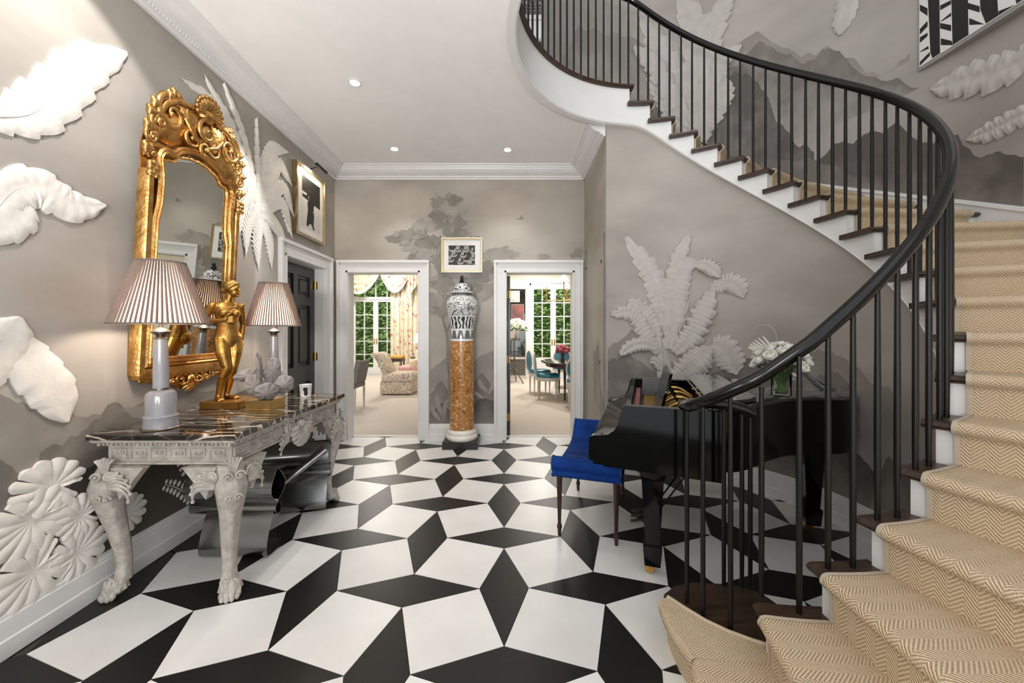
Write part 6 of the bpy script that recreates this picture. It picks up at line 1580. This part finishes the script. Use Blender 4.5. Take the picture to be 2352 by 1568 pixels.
MB().tube([(1.5, 8.0, 3.06), (1.5, 8.0, 2.0)], .012, 8).build('stem', BRASS, ch)
MB().ball((1.5, 8.0, 2.02), .05, 12, 8).build('hub', BRASS, ch)
for k in range(6):
    a = R(170 + 60 * k); e = V((1.5 + .78 * cos(a), 8.0 + .78 * sin(a), 2.0 + .02 * (k % 2))); m = MB(); m.tube([(1.5, 8.0, 2.02), e], .010, 8); m.tube([e, e + V((0, 0, .30))], .010, 8); r_ = m.build('arm', BRASS, ch)
    MB().ball(e + V((0, 0, .36)), .065, 14, 10).build('globe', GLOBE, r_)
# tripod stand with a silver bucket of white flowers, mirrored wall behind it
ts = thing('tripod_stand', 'dark metal tripod stand holding a silver flower bucket in the dining room', 'stand', (.06, 10.1, 0))
MB().tube([(.06, 10.1, .25), (.06, 10.1, 1.12)], [.025, .018], 10).build('pole', CHROME, ts)
for k in range(3): a = R(200 + 120*k); MB().tube([(.06, 10.1, .42), (.06 + .12*cos(a), 10.1 + .12*sin(a), .25), (.06 + .30*cos(a), 10.1 + .30*sin(a), .015)], .016, 8).build('leg', CHROME, ts)
for z, r in ((.72, .18), (1.12, .19)): MB().lathe([(.0, z), (r, z), (r, z + .02), (.0, z + .02)], (.06, 10.1, 0), 24).build('tray', CHROME, ts)
bk_ = thing('silver_bucket', 'silver bucket of white hydrangeas on the tripod stand', 'flowers', (.06, 10.1, 1.14))
MB().lathe([(.0, 0), (.11, 0), (.15, .22), (.16, .23), (.15, .235), (.14, .22)], (.06, 10.1, 1.14), 24).build('bucket', SILVER, bk_)
for k in range(12):
    a = k * 2.4; t = k / 11; m = MB(); c = V((.12 + .27 * math.sqrt(t) * cos(a), 10.1 + .2 * math.sqrt(t) * sin(a), 1.62 - .16 * t)); m.ball(c, (.10, .10, .08), 9, 6)
    for q in range(14): b2 = q * 2.4; m.ball(c + V((.08*cos(b2), .08*sin(b2), .05 * sin(q))), .035, 5, 4)
    m.build('bloom', PETAL, bk_, smooth=60)
m = MB(); rnd = random.Random(6)
for k in range(40): a = rnd.uniform(0, 6.28); r = rnd.uniform(.08, .32); m.ball((.12 + r*cos(a), 10.0 + r*sin(a)*.7, rnd.uniform(1.36, 1.52)), (.06, .03, .012), 6, 4, Matrix.Rotation(a, 3, 'Z') @ Matrix.Rotation(rnd.uniform(-.9, .9), 3, 'Y'))
m.build('leaves', M('bright_leaf', (86, 128, 56), .5, var=.3, scale=20), bk_, smooth=60)
mw = thing('mirrored_panel', 'smoky mirrored wall panel with a grille below, behind the tripod stand', 'mirror', (0, 10.95, 0))
MB().box(-.45, .38, 10.95, 10.99, .62, 2.55).build('mirror_sheet', M('grey_mirror', (130, 132, 130), .06, 1.0, var=.05), mw, smooth=0)
fr = MB()
for a in ((-.47, .40, .56, .62), (-.47, .40, 2.55, 2.60), (-.47, .40, .0, .10)): fr.box(a[0], a[1], 10.93, 10.99, a[2], a[3])
fr.build('panel_frame', GREYW, mw, smooth=0)
MB().box(-.45, .38, 10.97, 10.99, .10, .56).build('grille_back', BLACK, mw, smooth=0)
gr = MB(); 
for k in range(14): x = -.45 + .064 * k; gr.extrude([(0, 0), (.008, 0), (.008, .008), (0, .008)], (x, 10.955, .10), (min(.38, x + .4), 10.955, .10 + .46 * (min(.38, x + .4) - x) / .4), (1, 0, 0), (0, 1, 0)); gr.extrude([(0, 0), (.008, 0), (.008, .008), (0, .008)], (x, 10.96, .10 + .46), (min(.38, x + .4), 10.96, .56 - .46 * (min(.38, x + .4) - x) / .4), (1, 0, 0), (0, 1, 0))
gr.build('grille', GREYW, mw, smooth=0)
rp_ = thing('framed_picture', 'dark red picture hung on the mirrored dining room wall', 'picture', (.12, 10.9, 1.7)); MB().box(-.02, .34, 10.92, 10.948, 1.62, 2.12).build('frame', GREYV, rp_, smooth=0); MB().box(.01, .31, 10.915, 10.925, 1.65, 2.09).build('canvas', M('brick_red_canvas', (150, 74, 66), .7, col2=(70, 60, 58), scale=3), rp_, smooth=0)
rp2 = thing('framed_picture', 'pale grey picture hung high on the mirrored dining room wall', 'picture', (.1, 10.9, 2.2)); MB().box(-.10, .22, 10.92, 10.948, 2.18, 2.5).build('frame', GREYW, rp2, smooth=0); MB().box(-.07, .19, 10.915, 10.925, 2.21, 2.47).build('canvas', M('grey_sketch', (150, 148, 146), .7, col2=(206, 204, 200), scale=6), rp2, smooth=0)

# ------------------------------------------------------------------ garden
struct(MB().box(-16, 14, 11.2, 30, -.2, -.06).build('ground_garden', M('lawn', (96, 120, 60), .9, var=.3, scale=3), smooth=0))
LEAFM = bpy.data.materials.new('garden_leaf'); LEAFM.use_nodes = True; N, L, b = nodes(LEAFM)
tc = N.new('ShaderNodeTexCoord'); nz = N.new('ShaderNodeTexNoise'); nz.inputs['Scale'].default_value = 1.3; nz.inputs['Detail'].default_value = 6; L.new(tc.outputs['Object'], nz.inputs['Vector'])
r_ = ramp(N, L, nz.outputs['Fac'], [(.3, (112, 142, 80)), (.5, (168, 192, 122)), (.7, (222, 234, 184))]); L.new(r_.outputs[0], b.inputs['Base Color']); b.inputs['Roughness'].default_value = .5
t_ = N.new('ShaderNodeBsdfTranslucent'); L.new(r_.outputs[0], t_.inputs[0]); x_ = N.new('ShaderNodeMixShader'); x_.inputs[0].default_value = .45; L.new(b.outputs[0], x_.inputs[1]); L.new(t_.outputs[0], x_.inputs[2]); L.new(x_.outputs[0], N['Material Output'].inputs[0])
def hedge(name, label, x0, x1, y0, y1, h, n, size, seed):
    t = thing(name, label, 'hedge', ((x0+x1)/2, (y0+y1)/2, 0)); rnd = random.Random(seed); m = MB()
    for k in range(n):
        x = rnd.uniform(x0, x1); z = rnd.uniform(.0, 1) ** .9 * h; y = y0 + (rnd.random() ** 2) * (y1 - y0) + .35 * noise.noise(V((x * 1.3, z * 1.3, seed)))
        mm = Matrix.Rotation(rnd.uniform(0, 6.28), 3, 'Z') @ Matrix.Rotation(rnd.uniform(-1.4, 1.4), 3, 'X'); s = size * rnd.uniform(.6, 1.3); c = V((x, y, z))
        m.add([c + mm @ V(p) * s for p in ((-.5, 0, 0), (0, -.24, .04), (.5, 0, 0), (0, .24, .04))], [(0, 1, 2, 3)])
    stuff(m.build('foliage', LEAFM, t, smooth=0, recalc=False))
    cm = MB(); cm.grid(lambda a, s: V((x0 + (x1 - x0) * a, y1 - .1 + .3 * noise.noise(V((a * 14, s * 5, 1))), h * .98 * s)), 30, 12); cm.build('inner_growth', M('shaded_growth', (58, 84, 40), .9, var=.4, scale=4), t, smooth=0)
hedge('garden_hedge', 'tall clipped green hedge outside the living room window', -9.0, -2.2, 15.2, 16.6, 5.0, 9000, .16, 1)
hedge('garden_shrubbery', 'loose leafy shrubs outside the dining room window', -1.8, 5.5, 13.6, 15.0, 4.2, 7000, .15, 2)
# ------------------------------------------------------------------ unseen fill lights added to brighten the far rooms, above the door heads
for x, y, z, e in ((-3.2, 7.6, 3.38, 22), (-3.6, 10.4, 3.38, 80), (1.2, 7.4, 3.02, 30), (.8, 9.8, 3.02, 70)):
    lamp('room_fill_light', 'AREA', (x, y, z), e, (1, .95, .88), .5, aim=(x, y, 0))

# ------------------------------------------------------------------ upstairs landing seen between the balusters, picture on the far right wall
struct(MB().box(-2.5, 1.3, 6.3, 6.4, 3.7, 8.2).build('wall_upstairs', CREAM, smooth=0))
ud = struct(MB().box(.30, .57, 6.26, 6.30, 3.75, 6.05).build('door_4', DOORB, smooth=0))
m = MB(); m.box(.57, .68, 6.22, 6.3, 3.75, 6.08); m.box(.0, .70, 6.20, 6.3, 6.08, 6.36); m.box(-.02, .72, 6.16, 6.3, 6.36, 6.42); m.box(.02, .70, 6.18, 6.3, 6.30, 6.34); struct(m.build('trim_9', WHITE, smooth=0))
ux = thing('planter_box', 'grey slatted planter box on the door head upstairs', 'planter', (.4, 6.24, 6.42))
for k in range(4): MB().box(.17, .62, 6.17, 6.30, 6.43 + .048 * k, 6.465 + .048 * k).build('slat', GREYV, ux, smooth=0)
m = MB(); rnd = random.Random(9)
for k in range(6): scroll(m, (.2 + .07 * k, 6.2, 6.70 + rnd.uniform(-.03, .03)), (1, 0, 0), (0, 0, 1), (0, -1, 0), .05, 1.2, .010, rnd.uniform(0, 6))
m.build('scrolled_iron', BLACK, ux, smooth=60)
PXX = 3.222
def SP(y, z, d=0): return V((PXX - d, y, z))
pt = thing('framed_picture', 'large black and white zigzag painting under glass on the right stair wall', 'picture', SP(2.5, 3.45))
m = MB(); m.box(PXX, RX - .002, 1.75, 3.06, 3.43, 5.3); m.build('frame', M('grey_frame', (150, 146, 141), .4), pt, smooth=0)
m = MB(); m.box(PXX - .006, PXX - .0005, 1.77, 3.045, 3.455, 5.28); m.build('canvas', PAPER, pt, smooth=0)
k = MB()
for pl in ([(1350,-60),(1435,-60),(1440,380),(1450,415),(1385,465),(1370,380)], [(1520,-60),(1640,-60),(1645,290),(1570,350),(1530,330)], [(1725,-60),(1850,-60),(1860,150),(1770,225),(1730,70)], [(1970,-60),(2060,-60),(2060,50),(1990,85)],
        [(1272,50),(1350,60),(1350,115),(1272,95)], [(1272,225),(1350,150),(1350,190),(1272,265)], [(1272,285),(1350,235),(1350,260),(1272,325)], [(1290,375),(1355,330),(1360,350),(1300,375)], [(1280,455),(1365,375),(1368,400),(1284,480)],
        [(1440,40),(1520,0),(1520,30),(1440,75)], [(1440,155),(1520,90),(1520,115),(1450,155)], [(1440,165),(1520,180),(1520,225),(1440,205)], [(1445,275),(1525,295),(1530,350),(1445,325)], [(1640,20),(1725,45),(1725,90),(1640,65)], [(1650,130),(1760,175),(1765,215),(1650,180)], [(1860,80),(1985,82),(1860,125)]):
    q = []
    for x, y in pl: p = at_x(1700 + x / 3.136, y / 3.136, PXX - .0062); q.append(V((p.x, min(p.y, 3.04), max(p.z, 3.46))))
    k.poly(q)
tri_build(k, 'black_pattern', INK, pt)
m = MB(); m.poly([SP(y, z, .014) for y, z in ((1.77, 3.455), (3.045, 3.455), (3.045, 5.28), (1.77, 5.28))]); m.build('glazing', PGLASS, pt, smooth=0)
# ------------------------------------------------------------------ recessed ceiling lights
EMIT = M('downlight_glow', (255, 244, 228), .5, emit=25)
def downlight(x, y, label, energy, aim=None, spot=75, blend=.5):
    t = thing('ceiling_light', label, 'light', (x, y, CZ), 'recessed ceiling lights')
    mb = MB().lathe([(.052, -.001), (.052, -.006), (.040, -.008), (.036, -.002), (.036, .0)], (x, y, CZ), 24); mb.build('trim_ring', WHITE, t)
    mb = MB().lathe([(.0001, -.003), (.034, -.003)], (x, y, CZ), 20); mb.build('lens', EMIT, t)
    l = lamp('downlight', 'SPOT', (x, y, CZ - .02), energy, (1, .975, .94), .035, aim=aim or (x, y, 0), spot=spot, blend=blend)
DLS = [(-1.28, 3.14, 'round recessed ceiling light nearest the front, above the left picture', 24, None), (-1.306, 4.285, 'round recessed ceiling light above the left doorway', 24, None), (-.049, 4.306, 'round recessed ceiling light above the right doorway', 24, None)]
for x, y, lb, e, aim in DLS: downlight(x, y, lb, e, aim, 95, .6)
# two more of the row that light the left wall from just outside the picture
lamp('wall_washer', 'SPOT', (-1.55, 1.55, CZ - .02), 54, (1, .975, .94), .03, aim=(-2.15, 1.75, 2.4), spot=78, blend=.25)
lamp('mirror_light', 'SPOT', (-1.28, 3.14, CZ - .02), 60, (1, .975, .94), .02, aim=(-2.2, 2.9, 2.15), spot=50, blend=.5)
